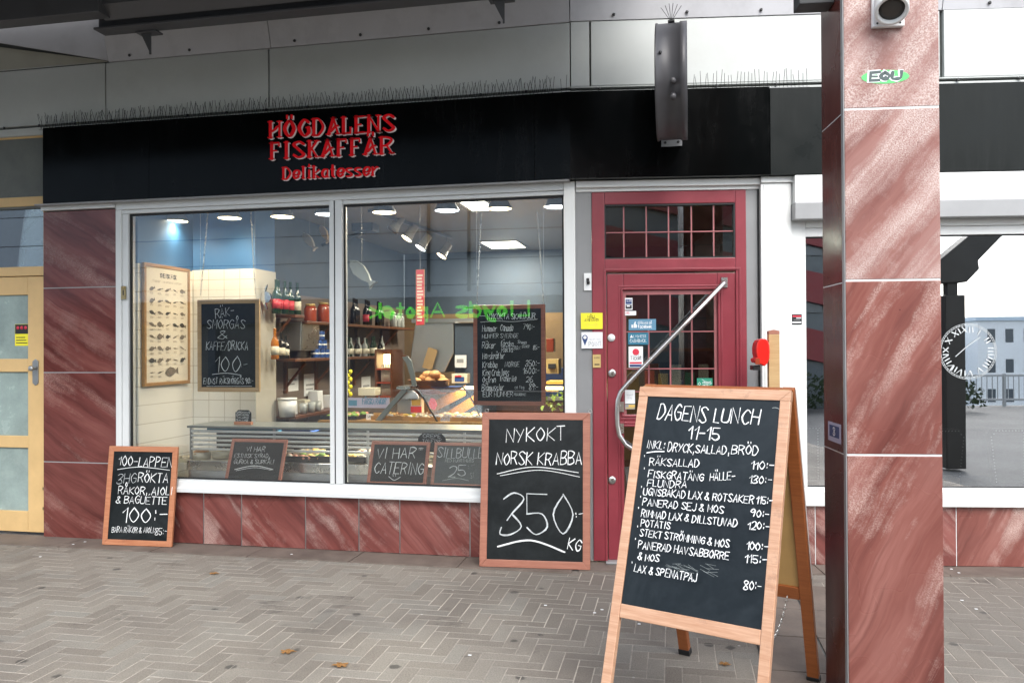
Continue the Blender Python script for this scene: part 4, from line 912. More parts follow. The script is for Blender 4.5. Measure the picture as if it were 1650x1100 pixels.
ob_ = chalkboard('chalkboard', 'reddish framed chalkboard reading 100-lappen, leaning on the pavement by the left window jamb', F, w_, h_, .042, 'wood_orange', 'board', [
 ('100-LAPPEN', 190, 749, 276, 753, 15, .006), ('~', [(189, 756), (225, 752), (273, 757)], .004),
 ('3HG', 188, 778, 218, 778, 16, .004, 'chalk_thin'), ('RÖKTA', 222, 776, 270, 778, 15, .007), ('RÅKOR, AIOLI', 190, 795, 277, 797, 12, .006), ('& BAGUÉTTE', 187, 810, 268, 812, 12, .006),
 ('100:-', 196, 841, 268, 841, 22, .008), ('BARA RÄKOR & AIOLI:', 180, 857, 250, 858, 9, .004), ('85:-', 250, 861, 269, 861, 11, .004)])
F, w_, h_ = leaning((772, 912), (951, 918), (788, 664), -.085)
nk = chalkboard('chalkboard', 'largest leaning chalkboard reading nykokt norsk krabba 350 kg, left of the red door', F, w_, h_, .05, 'wood_pink', 'board', [
 ('NYKOKT', 815, 712, 910, 708, 22, .007), ('NORSK KRABBA', 799, 748, 937, 748, 20, .007),
 ('~', [(801, 763), (860, 752), (932, 761)], .005), ('~', [(806, 766), (870, 757), (934, 768)], .004),
 ('350', 806, 862, 924, 862, 66, .010, 'chalk_thin'), (':-', 927, 834, 940, 832, 10, .007), ('KG', 914, 884, 934, 888, 18, .008), ('~', [(802, 880), (855, 870), (910, 889)], .011)])
for px_ in (784, 951):
    p = loc(F, px_, 664); make('hanging_ring', MB().m('steel').tube([(p[0]+.012*cos(t), h_+.012+.012*sin(t), -.01) for t in [2*pi*i/12 for i in range(13)]], .002, 5), None, nk)
# hanging boards
def hangboard(px0, py0, px1, py1, d, label, fw, fm, bm, lines, chains, ztop, th=.02):
    a = hit(FA, px0, py1, d); b_ = hit(FA, px1, py1, d); t0_ = hit(FA, (px0+px1)/2, py0, d); t1_ = hit(FA, (px0+px1)/2, py1, d)
    F = plane_frame(Vector((a.x, d, t1_.z)), Vector((1, 0, 0)), Vector((0, 0, 1))); w = b_.x-a.x; h = t0_.z-t1_.z
    o = chalkboard('chalkboard', label, F, w, h, fw, fm, bm, lines, th)
    for (pa, pb) in chains:
        A_ = loc(F, *pa); B_ = loc(F, *pb); mb = MB().m('steel'); ln = math.hypot(B_[0]-A_[0], B_[1]-A_[1]); n = int(ln/.017)
        for i in range(n):
            c = Vector((A_[0]+(B_[0]-A_[0])*(i+.5)/n, A_[1]+(B_[1]-A_[1])*(i+.5)/n, -.01)); dv = Vector((B_[0]-A_[0], B_[1]-A_[1], 0)).normalized()
            sd_ = Vector((dv.y, -dv.x, 0)) if i % 2 else Vector((0, 0, 1))
            mb.tube([c+dv*.0115*cos(t)+sd_*.0055*sin(t) for t in [2*pi*k/8 for k in range(9)]], .0016, 4, False)
        mb.tube([(A_[0], A_[1], -.01), (A_[0], ztop-F.translation.z, -.01)], .001, 4)
        make('chain', mb, None, o)
    return o
hangboard(318, 482, 418, 631, .17, 'pale pine framed chalkboard offering räksmörgås, hanging on chains before the tiled column', .035, 'wood_light', 'board', [
 ('RÄK-', 347, 513, 377, 507, 14, .004), ('SMÖRGÅS', 333, 529, 394, 529, 14, .004), ('&', 352, 547, 366, 545, 12, .004), ('KAFFE/DRICKA', 332, 564, 399, 563, 13, .004),
 ('100', 346, 599, 386, 599, 25, .005), (':-', 387, 592, 399, 590, 7, .004), ('~', [(342, 603), (365, 601), (388, 604)], .004), ('ENDAST RÄKSMÖRGÅS 90:-', 328, 618, 408, 618, 9, .0035), ('~', [(333, 622), (406, 622)], .003)],
 [((322, 476), (334, 340)), ((410, 474), (403, 340))], 2.75)
hangboard(763, 491, 879, 653, .12, 'brown framed hanging chalkboard with a long nykokta skaldjur price list', .030, 'wood_red', 'board', [
 ('NYKOKTA SKALDJUR', 785, 515, 862, 513, 9.5, .0042), ('@', 773, 513, 781, 513, 8, .003), ('~', [(774, 519), (800, 517), (828, 518), (866, 514)], .003),
 ('Hummer', 777, 534, 800, 534, 10, .004), ('Canada', 806, 533, 826, 533, 10, .004), ('790:-', 843, 531, 861, 531, 9, .003), ('HUMMER SVERIGE', 777, 545, 835, 544, 7, .003),
 ('Räkor', 777, 561, 798, 561, 10, .004), ('färska', 807, 558, 827, 558, 9, .0035), ('Snoga', 834, 553, 848, 554, 5, .0025), ('Rökta', 808, 567, 826, 567, 9, .0035), ('30%', 828, 563, 838, 563, 6, .0025), ('SALMER', 841, 560, 853, 560, 4, .002), ('85:-', 859, 563, 869, 563, 7, .003),
 ('Havskräftor', 778, 578, 813, 578, 10, .0035), ('Krabba', 778, 592, 801, 592, 10, .0038), ('NORGE', 814, 591, 837, 590, 8, .003), ('350:-', 847, 590, 869, 590, 10, .0035),
 ('King Crab legs', 778, 605, 820, 605, 10, .0038), ('1600:-', 843, 602, 869, 602, 10, .0035), ('Ostron', 778, 616, 799, 616, 9, .0038), ('frankrike', 806, 614, 832, 614, 9, .0035), ('26', 848, 615, 859, 615, 9, .0035),
 ('Blåmusslor', 777, 629, 812, 629, 10, .0038), ('ca 1 kg', 830, 626, 845, 626, 5, .002), ('89:-', 853, 628, 867, 628, 10, .0035), ('EUR HUMMER', 779, 639, 827, 638, 8, .0035), ('FRANKRIKE', 829, 637, 848, 637, 4, .002)],
 [((768, 490), (775, 340)), ((876, 490), (865, 340))], 2.75)
# small boards standing inside the glass on the sill
def sillboard(tl, tr, br_, bl, label, fw, fm, bm, lines, chalk='chalk', d0=.075, d1=.19):
    a = hit(FA, *bl, d0); b_ = hit(FA, *br_, d0); t = hit(FA, *tl, d1); z0 = (a.z+b_.z)/2; a.z = b_.z = z0
    F = plane_frame(a, b_-a, Vector((a.x, d1, t.z))-a); return chalkboard('chalkboard', label, F, (b_-a).length, math.hypot(d1-d0, t.z-z0), fw, fm, bm, lines, .016, chalk)
sb1 = sillboard((371, 706), (459, 708), (452, 778), (361, 776), 'small chalkboard reading vi har estnisk syrad gurka, inside the left window', .026, 'wood_red', 'board', [
 ('VI HAR', 396, 727, 426, 727, 7.5, .0032), ('ESTNISK SYRAD,', 377, 737, 434, 737, 6.2, .0026), ('GURKA & SURKÅL!', 376, 746.5, 441, 746.5, 6.2, .0026), ('~', [(378, 756), (410, 750), (440, 756)], .005), ('~', [(380, 758), (410, 753), (438, 757)], .003)])
sb2 = sillboard((597, 710), (692, 712), (686, 783), (590, 781), 'small chalkboard reading vi har catering with a smile, in the right window', .026, 'wood_red', 'board', [
 ('VI HAR', 606, 738, 668, 737, 16, .006), ('CATERING', 602, 762, 681, 764, 18, .006), ('~', [(626, 767), (635, 773), (645, 768)], .004), ('~', [(633, 763), (633.5, 767)], .003), ('~', [(637, 763), (637.5, 767)], .003), ('*', 674, 727, 681, 727, 7, .003)])
sb3 = sillboard((697, 712), (786, 714), (784, 786), (693, 783), 'smeared grey chalkboard with a faded sillbulle price, half behind the crab board', .024, 'wood_pink', 'board_grey', [
 ('SILLBULLE', 704, 737, 778, 737, 16, .005, 'chalk_thin'), ('MED HJORTMUSS', 717, 744, 763, 744, 5, .002, 'chalk_thin'), ('25', 722, 767, 749, 767, 18, .006, 'chalk_thin'), (':-', 754, 756, 766, 752, 8, .004, 'chalk_faint'), ('ST', 758, 770, 764, 769, 8, .003, 'chalk_faint'),
 ('~', [(713, 774), (735, 770), (755, 774)], .005)], 'chalk_faint', .08, .2)
shop.part('inner_ledge', B(XI, -.06, .082, .23, .36, hit(FA, 361, 776, .075).z-.002), 'white')

# ================================================================== SANDWICH BOARD
P = CAM+(Vector((.555, -2.207, 1.336))+Vector((0, 0, 0))-Vector((.6904, -5.496, 1.5)))*1.083
th, al, ww, hh = -.38, .329, .65, .971
u = Vector((cos(th), sin(th), 0)); n_ = Vector((u.y, -u.x, 0)); v = Vector((0, 0, 1))*cos(al)-n_*sin(al)
FS = plane_frame(P, u, v)           # origin at the top left corner, x right, y up along the lean, z to the viewer
Lg = P.z/cos(al)
sb = Thing('sandwich_board', 'tall wooden sandwich board listing dagens lunch 11-15, standing before the door', 'sandwich board', FS, (ww/2, -Lg, 0))
fw = .043; fr = MB()
fr.box(0, fw, -Lg, -.0005-fw, -.03, 0).box(ww-fw, ww, -Lg, -.0005-fw, -.03, 0)
sb.part('leg', B(0, fw*.96, -Lg, -fw-.0005, -.03, 0), 'wood_sand', bevel=.003); sb.part('leg', B(ww-fw*.96, ww, -Lg, -fw-.0005, -.03, 0), 'wood_sand', bevel=.003)
sb.part('top_rail', MB().prism([(0, 0), (ww, 0), (ww-.0, -.001), (ww-fw, -fw), (fw, -fw), (0, -.001)], 'z', -.03, .0).prism([(0, -.002), (fw-.001, -fw), (0, -fw)], 'z', -.03, 0).prism([(ww, -.002), (ww, -fw), (ww-fw+.001, -fw)], 'z', -.03, 0), 'wood_sand', bevel=.002)
sb.part('bottom_rail', B(fw*.97, ww-fw*.97, -hh, -hh+.054, -.028, -.001), 'wood_sand', bevel=.003)
bd = sb.part('blackboard', B(fw*.97, ww-fw*.97, -hh+.0545, -fw-.0005, -.018, -.006), 'board_blue')
W8 = .0040
L = [('DAGENS', 1058, 674, 1136, 680, 24, .0056), ('LUNCH', 1149, 680, 1221, 684, 24, .0056), ('11-15', 1108, 706, 1157, 708, 20, .0062), ('INKL:', 1041, 721, 1070, 724, 12, W8), ('DRYCK,', 1075, 726, 1118, 730, 14, W8), ('SALLAD,', 1120, 729, 1175, 731, 13, W8), ('BRÖD', 1178, 731, 1221, 732, 14, W8), ('~', [(1042, 729), (1056, 727), (1070, 727)], .005),
 ('·', 1036, 741, 1040, 741, 11, .006), ('RÄKSALLAD', 1046, 749, 1126, 752, 11.5, W8), ('110:-', 1210, 755, 1246, 756, 12, W8),
 ('·', 1036, 761, 1040, 761, 11, .006), ('FISKGRATÄNG', 1044, 768, 1133, 775, 11.5, W8), ('HÄLLE-', 1144, 774, 1184, 772, 12, W8), ('130:-', 1207, 778, 1243, 780, 12, W8), ('FLUNDRA', 1043, 783, 1106, 786, 11, W8),
 ('·', 1032, 791, 1036, 791, 11, .006), ('UGNSBAKAD LAX & ROTSAKER', 1037, 797, 1214, 811, 11.5, W8), ('115:-', 1219, 811, 1244, 813, 12, W8),
 ('·', 1031, 807, 1035, 807, 11, .006), ('PANERAD SEJ & MOS', 1036, 814, 1166, 827, 11.5, W8), ('90:-', 1210, 832, 1239, 834, 11.5, W8),
 ('·', 1028, 825, 1032, 825, 11, .006), ('RIMMAD LAX & DILLSTUVAD', 1034, 832, 1188, 849, 11.5, W8), ('120:-', 1206, 852, 1240, 854, 12, W8), ('POTATIS', 1034, 848, 1081, 852, 11, W8),
 ('·', 1027, 855, 1031, 855, 11, .006), ('STEKT STRÖMMING & MOS', 1032, 863, 1176, 882, 11.5, W8), ('100:-', 1204, 885, 1238, 888, 12, W8),
 ('·', 1024, 875, 1028, 875, 11, .006), ('PANERAD HAVSABBORRE', 1030, 883, 1176, 902, 12, W8), ('115:-', 1202, 906, 1236, 909, 13, W8), ('& MOS', 1030, 902, 1064, 905, 11, W8),
 ('·', 1019, 913, 1023, 913, 11, .006), ('LAX & SPENATPAJ', 1024, 921, 1124, 937, 12, W8), ('80:-', 1200, 949, 1228, 952, 14, W8)]
sb.part('writing', texts(FS, L, -.006), None, bd)
# faint wiped chalk traces
wm = MB().m('chalk_faint'); pl = lambda uu, vv, h: (uu, vv, -.0052+h); rg = random.Random(4); zz = 0
for i in range(26):
    a = loc(FS, rg.uniform(1070, 1145), rg.uniform(906, 922)); ribbon(wm, [a, (a[0]+.03+rg.uniform(0, .02), a[1]-.012+rg.uniform(-.01, .02))], .0012, pl, zz); zz += .00004
pts = [loc(FS, 1248+12*cos(t), 668+12*sin(t)) for t in [-1.9+2.6*i/10 for i in range(11)]]; ribbon(wm, pts, .003, pl, zz)
sb.part('wiped_chalk', wm, None, bd)
# rear frame, hinged at the top
a2 = .30; vb = Vector((0, 0, 1))*cos(a2)+n_*sin(a2)
FR = plane_frame(P-n_*.034, u, vb); Lr = P.z/cos(a2); FSi = FS.inverted()
def rpart(name, mb, m, bevel=.003):
    mb.v = [tuple(FSi @ (FR @ Vector(p))) for p in mb.v]; return sb.part(name, mb, m, bevel=bevel)
rpart('rear_leg', B(.0, .05, -Lr+.012, -.0, -.032, 0), 'wood_back'); rpart('rear_leg', B(ww-.05, ww, -Lr+.012, -.0, -.032, 0), 'wood_back')
rpart('foot_cap', B(-.003, .053, -Lr, -Lr+.03, -.035, .003), 'plastic_black'); rpart('foot_cap', B(ww-.053, ww+.003, -Lr, -Lr+.03, -.035, .003), 'plastic_black')
rpart('rear_rail', B(.051, ww-.051, -hh-.0, -hh+.06, -.03, -.002), 'wood_back'); rpart('rear_rail', B(.051, ww-.051, -.06, -.001, -.03, -.002), 'wood_back')
rpart('rear_panel', B(.0505, ww-.0505, -hh+.0605, -.0605, -.02, -.012), 'hardboard', 0)
rpart('edge_strip', B(ww+.0005, ww+.003, -hh+.1, -.01, -.03, -.026), 'white', 0)
sb.part('foot_cap', B(-.002, fw, -Lg, -Lg+.02, -.032, .002), 'plastic_black'); sb.part('foot_cap', B(ww-fw, ww+.002, -Lg, -Lg+.02, -.032, .002), 'plastic_black')
for uu, zz in ((.03, 0), (ww-.03, 0)): sb.part('hinge', MB().m('brass').box(uu-.018, uu+.018, .0005, .003, -.05, -.005))
ch = MB().m('steel_dull'); A_ = FS @ Vector((ww-.05, -hh+.02, -.03)); B_ = FR @ Vector((ww-.1, -hh+.02, 0))
n = 26
for i in range(n):
    f = (i+.5)/n; c = A_.lerp(B_, f)-Vector((0, 0, .16*4*f*(1-f)*.5)); dv = (B_-A_).normalized(); s_ = Vector((0, 0, 1)) if i % 2 else dv.cross(Vector((0, 0, 1)))
    ch.tube([FSi @ (c+dv*.011*cos(t)+s_*.006*sin(t)) for t in [2*pi*k_/8 for k_ in range(9)]], .0016, 4, False)
sb.part('chain', ch)

# ================================================================== STICKERS AND SMALL FITTINGS ROUND THE DOOR
def sticker(x0, y0, x1, y1, d, label, bg, lines=(), shapes=(), F=FB):
    q = rect(F, x0, y0, x1, y1, d); mb = MB().m(bg).box(q[0], q[1], d-.0009, d-.0001, q[2], q[3]); pl = wallplace(d-.0010); z = .0003
    def xy(px, py): p = hit(F, px, py, d); return (p.x, p.z)
    for kind, m_, *a in shapes:
        mb.m(m_)
        if kind == 'box':
            p, r = xy(a[0], a[3]), xy(a[2], a[1]); mb.box(p[0], r[0], d-.0010-z, d-.00095-z+.0003, p[1], r[1])
        elif kind == 'disc':
            p = xy(a[0], a[1]); r = abs(xy(a[0]+a[2], a[1])[0]-p[0]); mb.prism([(p[0]+r*cos(t), p[1]+r*sin(t)) for t in [2*pi*i/20 for i in range(20)]], 'y', d-.0010-z, d-.00095-z+.0002)
        elif kind == 'line':
            ribbon(mb, [xy(*p) for p in a[0]], a[1], pl, z)
        elif kind == 'poly':
            mb.face([pl(*xy(*p), z) for p in a[0]])
        z += .0001
    for tx, m_, xa, ya, xb, yb, hpx, wd in lines:
        mb.m(m_); A_, B_ = xy(xa, ya), xy(xb, yb); h = abs(xy(xa, ya-hpx)[1]-A_[1]); z = write(mb, tx, A_, B_, h, pl, wd, .012, 0, z)+.0001
    return solo('sticker', label, 'sticker', mb, None, F, (q[0], d, q[2]), 'stickers round the red door')
sticker(936, 504, 971, 530, -.008, 'yellow håll avstånd notice on the left door jamb', 'yellow', [('HÅLL', 's_black', 947, 512.5, 960, 512, 4.2, .0032), ('AVSTÅND!', 's_black', 942, 517.5, 965, 517, 3.8, .003)],
 [('line', 's_tan', [(944, 523), (947, 521), (950, 523), (947, 526), (944, 523)], .0015), ('line', 's_tan', [(957, 523), (960, 521), (963, 523), (960, 526), (957, 523)], .0015), ('line', 's_tan', [(950, 523.5), (957, 523.5)], .0015)])
sticker(937, 535, 971, 561, -.008, 'white sticker with a blue map pin and the word point on the left door jamb', 's_white', [('POINT', 's_grey', 949, 558, 969, 557, 7, .0035), ('SERVICE', 's_grey', 950, 548, 968, 547.5, 2.5, .0015)],
 [('disc', 's_navy', 942.5, 544, 4.6), ('poly', 's_navy', [(938.3, 546), (946.8, 546), (942.5, 557)]), ('disc', 's_white', 942.5, 543.5, 2.6)])
sticker(955, 571, 968, 592, -.008, 'small tan notice sticker below the white point sticker', 's_tan', [('ALLERGI', 's_black', 957, 577, 966, 577, 2, .0014)], [('box', 's_black', 958, 586, 966, 588)])
sticker(1007, 480, 1019, 499, .0245, 'small blue alarm sticker at the top left of the door glass', 's_white', [('ALARM', 's_white', 1009, 486, 1018, 486, 3, .0015)], [('box', 's_navy', 1008, 482, 1018, 490), ('box', 's_black', 1008, 491, 1018, 497.5), ('box', 's_white', 1010, 492, 1015, 494)])
sticker(1007, 501, 1025, 508, .0195, 'narrow white sticker with red letters under the alarm sticker', 's_white', [('AXEL', 's_red', 1008, 505.5, 1015, 505.5, 3.2, .0028)])
sticker(1013, 514, 1057, 532, .0192, 'grey blue thumbs up gilla oss på facebook sticker on the door glass', 's_blue', [('Gilla oss på', 's_white', 1028, 522, 1050, 521.5, 4.2, .0026), ('facebook', 's_white', 1028, 528.5, 1050, 528, 5, .0042)],
 [('box', 's_white', 1021, 522.5, 1026, 528), ('poly', 's_white', [(1021, 523), (1023, 518), (1024.5, 518), (1024, 523)]), ('box', 's_white', 1017.5, 523, 1020, 528)])
sticker(1012, 536, 1045, 555, .0192, 'teal cashback sticker under the thumbs up sticker', 's_teal', [('LYONESS', 's_white', 1021, 544, 1041, 543.5, 4, .0022), ('CASHBACK', 's_white', 1015, 551.5, 1041, 551, 4.8, .003)], [('poly', 's_white', [(1015, 544), (1017.5, 539), (1020, 544)])])
sticker(1013, 558, 1036, 592, .0192, 'white ticket sticker with a red ball on the door glass', 's_white', [('Ticket', 's_black', 1016, 579.5, 1033, 579, 6, .0034), ('RIKS', 's_grey', 1022, 573.5, 1030, 573, 2.2, .0015)], [('disc', 's_red', 1024.5, 567, 5.4), ('box', 's_red', 1014.5, 583, 1034, 586), ('box', 's_navy', 1014.5, 587, 1034, 591)])
sticker(1123, 609, 1148, 625, .0192, 'green cashback world sticker at the lower right of the door glass', 's_green', [('cashback', 's_white', 1132, 617.3, 1146, 616.8, 3.4, .0022), ('world', 's_white', 1132, 621.5, 1141, 621, 3.4, .0022)], [('line', 's_white', [(1125, 618), (1127, 615.5), (1129, 618), (1127, 620.5), (1125, 618)], .003), ('line', 's_white', [(1131, 611), (1136, 614)], .003), ('line', 's_white', [(1143, 619.5), (1147, 617)], .003)])
sticker(1007, 628, 1023, 650, .0192, 'white paper note with faint writing at the lower left of the door glass', 's_white', [('öppet', 's_grey', 1010, 637, 1020, 637, 3, .0012), ('idag', 's_grey', 1010, 642, 1018, 642, 3, .0012)])
sticker(1007, 651, 1023, 659, .0192, 'orange and pale green picture strip under the paper note on the door', 's_grey', (), [('box', 'cheese', 1013, 652, 1023, 655.5), ('box', 's_tan', 1008, 656, 1022, 658)])
sticker(1275, 506, 1292, 523, -.021, 'black and red square sticker on the white cafe frame post', 's_black', (), [('box', 's_red', 1277, 508, 1291, 510.5), ('box', 's_white', 1283, 511.5, 1291, 513), ('box', 's_grey', 1279, 514.8, 1289, 515.5), ('box', 's_white', 1276.5, 518, 1291, 520.3)])
# red turn-number dispenser on a wooden post
dp = -.30; pq = rect(FB, 1239, 531, 1256.5, 640, dp)
wp = Thing('wooden_post', 'rough upright wooden post in front of the white post right of the red door', 'post', FB, ((pq[0]+pq[1])/2, dp+.02, 0))
wp.part('shaft', B(pq[0], pq[1], dp, dp+.045, .012, pq[3]-.03), 'wood_post', bevel=.002)
mx_ = (pq[0]+pq[1])/2; mb = MB(); za_, zb_2 = pq[3]-.0295, pq[3]-.008
mb.add([(pq[0], dp, za_), (pq[1], dp, za_), (pq[1], dp+.045, za_), (pq[0], dp+.045, za_), (pq[0], dp, zb_2), (pq[1], dp, zb_2), (pq[1], dp+.045, zb_2), (pq[0], dp+.045, zb_2), (mx_, dp, pq[3]), (mx_, dp+.045, pq[3])],
       [(0, 3, 2, 1), (0, 1, 5, 8, 4), (2, 3, 7, 9, 6), (1, 2, 6, 5), (3, 0, 4, 7), (4, 8, 9, 7), (8, 5, 6, 9)])
wp.part('painted_top', mb, 'wood_pink')
wp.part('base_plate', B(mx_-.09, mx_+.09, dp-.05, dp+.10, .009, .0118), 'steel_dull')
def P2(px, py): p = hit(FB, px, py, dp+.02); return (p.x, p.z)
td = Thing('number_dispenser', 'shiny red snail shaped queue number dispenser fixed to the wooden post', 'ticket dispenser', FB, (pq[0]-.08, dp, P2(1226, 570)[1]))
ol = [P2(*p) for p in ((1216, 553), (1219, 548), (1224, 545.5), (1230, 546), (1234, 549.5), (1236, 556), (1236.5, 566), (1236, 577), (1233, 585), (1228, 589.5), (1223, 587), (1220, 586), (1214, 584), (1212, 580), (1213, 577), (1216.5, 576), (1215, 570), (1214.5, 561))]
td.part('casing', MB().prism(ol, 'y', dp-.045, dp+.075), 'plastic_red', bevel=.016, seg=4)
a, b_ = P2(1210.5, 596), P2(1223, 588.5); td.part('ticket_mouth', MB().box(a[0], b_[0], dp-.02, dp+.06, a[1], b_[1]), 'plastic_black', bevel=.004)
a, b_ = P2(1213, 586.5), P2(1220, 577); td.part('ticket_slot', MB().box(a[0], b_[0], dp-.049, dp-.0455, a[1], b_[1]), 'jar_red')
for i in range(6):
    a = P2(1236.5, 560+i*4); td.part('bracket_rib', B(a[0]-.004, pq[0]-.0005, dp+.01, dp+.03, a[1]-.006, a[1]+.002), 'plastic_black')

# ================================================================== INSIDE THE SHOP
# fish species poster on the left wall
py0 = hitx(233, 600, XI+.03).y; py1 = hitx(307, 600, XI+.03).y; pzt = (hitx(233, 420, XI+.03).z+hitx(307, 436, XI+.03).z)/2; pzb = (hitx(233, 623, XI+.03).z+hitx(307, 617, XI+.03).z)/2
FPO = plane_frame(Vector((XI+.03, py0, pzb)), Vector((0, 1, 0)), Vector((0, 0, 1))); pw_, ph_ = py1-py0, pzt-pzb
po = Thing('fish_poster', 'oak framed cream poster headed svensk fisk with rows of small fish drawings', 'poster', FPO, (0, 0, 0))
po.part('frame', MB().box(0, pw_, 0, .028, -.028, 0).box(0, pw_, ph_-.028, ph_, -.028, 0).box(0, .028, .0285, ph_-.0285, -.028, 0).box(pw_-.028, pw_, .0285, ph_-.0285, -.028, 0), 'wood_oak', bevel=.003)
pa_ = po.part('paper', B(.0275, pw_-.0275, .0275, ph_-.0275, -.02, -.008), 'paper')
pr_ = MB().m('ink_dark'); pl = lambda uu, vv, h: (uu, vv, -.0076+h)
write(pr_, 'SVENSK FISK', (pw_*.34, ph_*.895), (pw_*.70, ph_*.895), ph_*.032, pl, .008, .01, 0); pr_.m('ink'); write(pr_, 'fiskar i svenska vatten', (pw_*.18, ph_*.852), (pw_*.80, ph_*.852), ph_*.018, pl, .0022, .02, .1, .0012)
zz = .002; rg = random.Random(11)
for r_ in range(8):
    for c_2 in range(5):
        if r_ == 7 and c_2 > 2: continue
        big = r_ == 7 and c_2 == 2
        x = pw_*(.17+.165*c_2)+(pw_*.08 if big else 0); y = ph_*(.795-.098*r_); L_ = pw_*(.15 if big else .065)*rg.uniform(.8, 1.15); H_ = L_*rg.uniform(.28, .62); an = rg.uniform(-.4, .35)
        if rg.random() < .35: H_ = L_*.16
        top = [(-1, .1), (-.6, .75), (-.2, 1), (.3, .7), (.62, .22), (1, .75)]; bot = [(1, -.7), (.62, -.2), (.3, -.6), (-.2, -.9), (-.7, -.6), (-1, -.05)]
        pr_.m('ink_dark' if rg.random() < .35 else 'ink')
        pr_.face([pl(x+(a*L_)*cos(an)-(b2_*H_)*sin(an), y+(a*L_)*sin(an)+b2_*H_*cos(an), zz) for a, b2_ in top+bot]); zz += .00002
        pr_.m('ink')
        for k_ in range(2): pr_.face([pl(x-L_*.8, y-L_*.85-.009*k_, zz), pl(x+L_*rg.uniform(.2, .8), y-L_*.85-.009*k_, zz), pl(x+L_*.2, y-L_*.85-.009*k_+.0028, zz), pl(x-L_*.8, y-L_*.85-.009*k_+.0028, zz)]); zz += .00002
po.part('print', pr_, None, pa_)
# small decorative steel fish on the column corner
q = hit(FA, 429, 479, D1+.1); st = MB().m('chrome'); zc3 = q.z
st.prism([(q.x+.055*cos(t)*1.0, zc3+.05*sin(t)) for t in [2*pi*i/16 for i in range(16)]], 'y', D1+.08, D1+.1).prism([(q.x-.055, zc3), (q.x-.1, zc3+.07), (q.x-.085, zc3), (q.x-.1, zc3-.07)], 'y', D1+.082, D1+.098).prism([(q.x, zc3+.05), (q.x+.02, zc3+.11), (q.x-.03, zc3+.045)], 'y', D1+.082, D1+.098).prism([(q.x, zc3-.05), (q.x+.02, zc3-.11), (q.x-.03, zc3-.045)], 'y', D1+.082, D1+.098)
solo('fish_ornament', 'small shiny metal fish ornament at the corner of the tiled column', 'ornament', st, None, FA, (q.x, D1+.09, zc3))
# pendant dome lamps in a row behind the window head
def add_light(name, kind, p, energy, col, size=.06, F=FA, parent=None):
    l = bpy.data.lights.new(name, kind); o = bpy.data.objects.new(name, l); COL.objects.link(o); l.energy = energy; l.color = col
    if kind == 'AREA': l.size = size
    else: l.shadow_soft_size = size
    if kind == 'SPOT': l.spot_size = rad(150); l.spot_blend = .6
    o.matrix_world = F @ Matrix.Translation(Vector(p)); return o
def pendant(px, py, lit, word):
    d = .55; q = hit(FA, px, py, d); R0 = .098
    t = Thing('pendant_lamp', word, 'pendant lamp', FA, (q.x, d, q.z), 'dome lamps behind the window head')
    dome = t.part('dome', MB().m('lamp_dome').lathe([(R0, 0), (R0, .008), (R0*.80, .045), (R0*.60, .075), (R0*.56, .115), (R0*.52, .118), (.02, .122)], q, 'z', 28, None, False))
    t.part('bulb', MB().lathe([(.0005, .006), (R0*.55, .010), (R0*.93, .003)], q, 'z', 28), 'bulb_warm' if lit == 'w' else 'bulb_white')
    add_light('dome_lamp_light', 'SPOT', (q.x, d, q.z-.004), 13, (1, .78, .5) if lit == 'w' else (.9, .95, 1), .07); t.part('stem', MB().tube([(q.x, d, q.z+.12), (q.x, d, ZC-.001)], .012, 8), 'lamp_dome')
for px_, py_, lit, nm in ((284, 357, 'w', 'first warm lit dome lamp from the left, above the fish poster'), (370, 352, 'w', 'second warm lit dome lamp from the left, above the tiled column'), (455, 350, 'w', 'third warm lit dome lamp from the left, at the edge of the blue wall'),
    (527, 346, 'c', 'white lit dome lamp half hidden behind the window mullion'), (619, 343, 'w', 'warm lit dome lamp just right of the window mullion'), (720, 340, 'c', 'cool white dome lamp left of the square ceiling light panel'),
    (805, 337, 'w', 'brightest warm dome lamp with a visible bulb between the board chains'), (897, 334, 'c', 'rightmost dome lamp with a cool thin rim, by the corner post')): pendant(px_, py_, lit, nm)
# spotlights on a ceiling track
tk = [(632, 372, 2.0, .12), (655, 385, 2.3, .55), (677, 400, 2.6, .5), (711, 413, 3.2, .75)]
track = MB().m('lamp_dome'); a_ = hit(FA, 590, 372, 1.5); 
words = ['unlit beige spotlight nearest the window on the ceiling track', 'bright warm spotlight, second along the ceiling track', 'whitish spotlight, third along the ceiling track', 'small warm spotlight at the far end of the ceiling track']
pts = []
for i, (px_, py_, d, tl_) in enumerate(tk):
    q = hit(FA, px_, py_, d); s_ = .8+.1*(d-2); tilt = Matrix.Rotation(rad(0), 3, 'X') @ Matrix.Rotation(.50, 3, 'Y') @ Matrix.Rotation(-.35, 3, 'X')
    t = Thing('spotlight', words[i], 'spotlight', FA, (q.x, d, q.z), 'spotlights on the ceiling track')
    bdy = t.part('shade', MB().m('lamp_grey').lathe([(.040, .17), (.042, .165), (.042, .07), (.062, .0), (.060, .002), (.03, .14), (.001, .15)], q, 'z', 20, tilt))
    t.part('bulb', MB().lathe([(.0005, .012), (.059, .006)], q, 'z', 20, tilt), 'bulb_warm' if i in (1, 3) else ('bulb_white' if i == 2 else 'lamp_grey'))
    top_ = q+tilt @ Vector((0, 0, .12)); t.part('stem', MB().tube([top_, (top_.x, top_.y, ZC-.03)], .009, 6), 'lamp_grey'); pts.append((top_.x, top_.y, ZC-.018))
d_ = Vector(pts[-1])-Vector(pts[0]); solo('ceiling_track', 'dark lighting track on the shop ceiling carrying four spotlights', 'lighting track', MB().tube([Vector(pts[0])-d_*.5, Vector(pts[0]), Vector(pts[1]), Vector(pts[2]), Vector(pts[3]), Vector(pts[3])+d_*.1], .018, 4), 'lamp_dome', FA, pts[0])
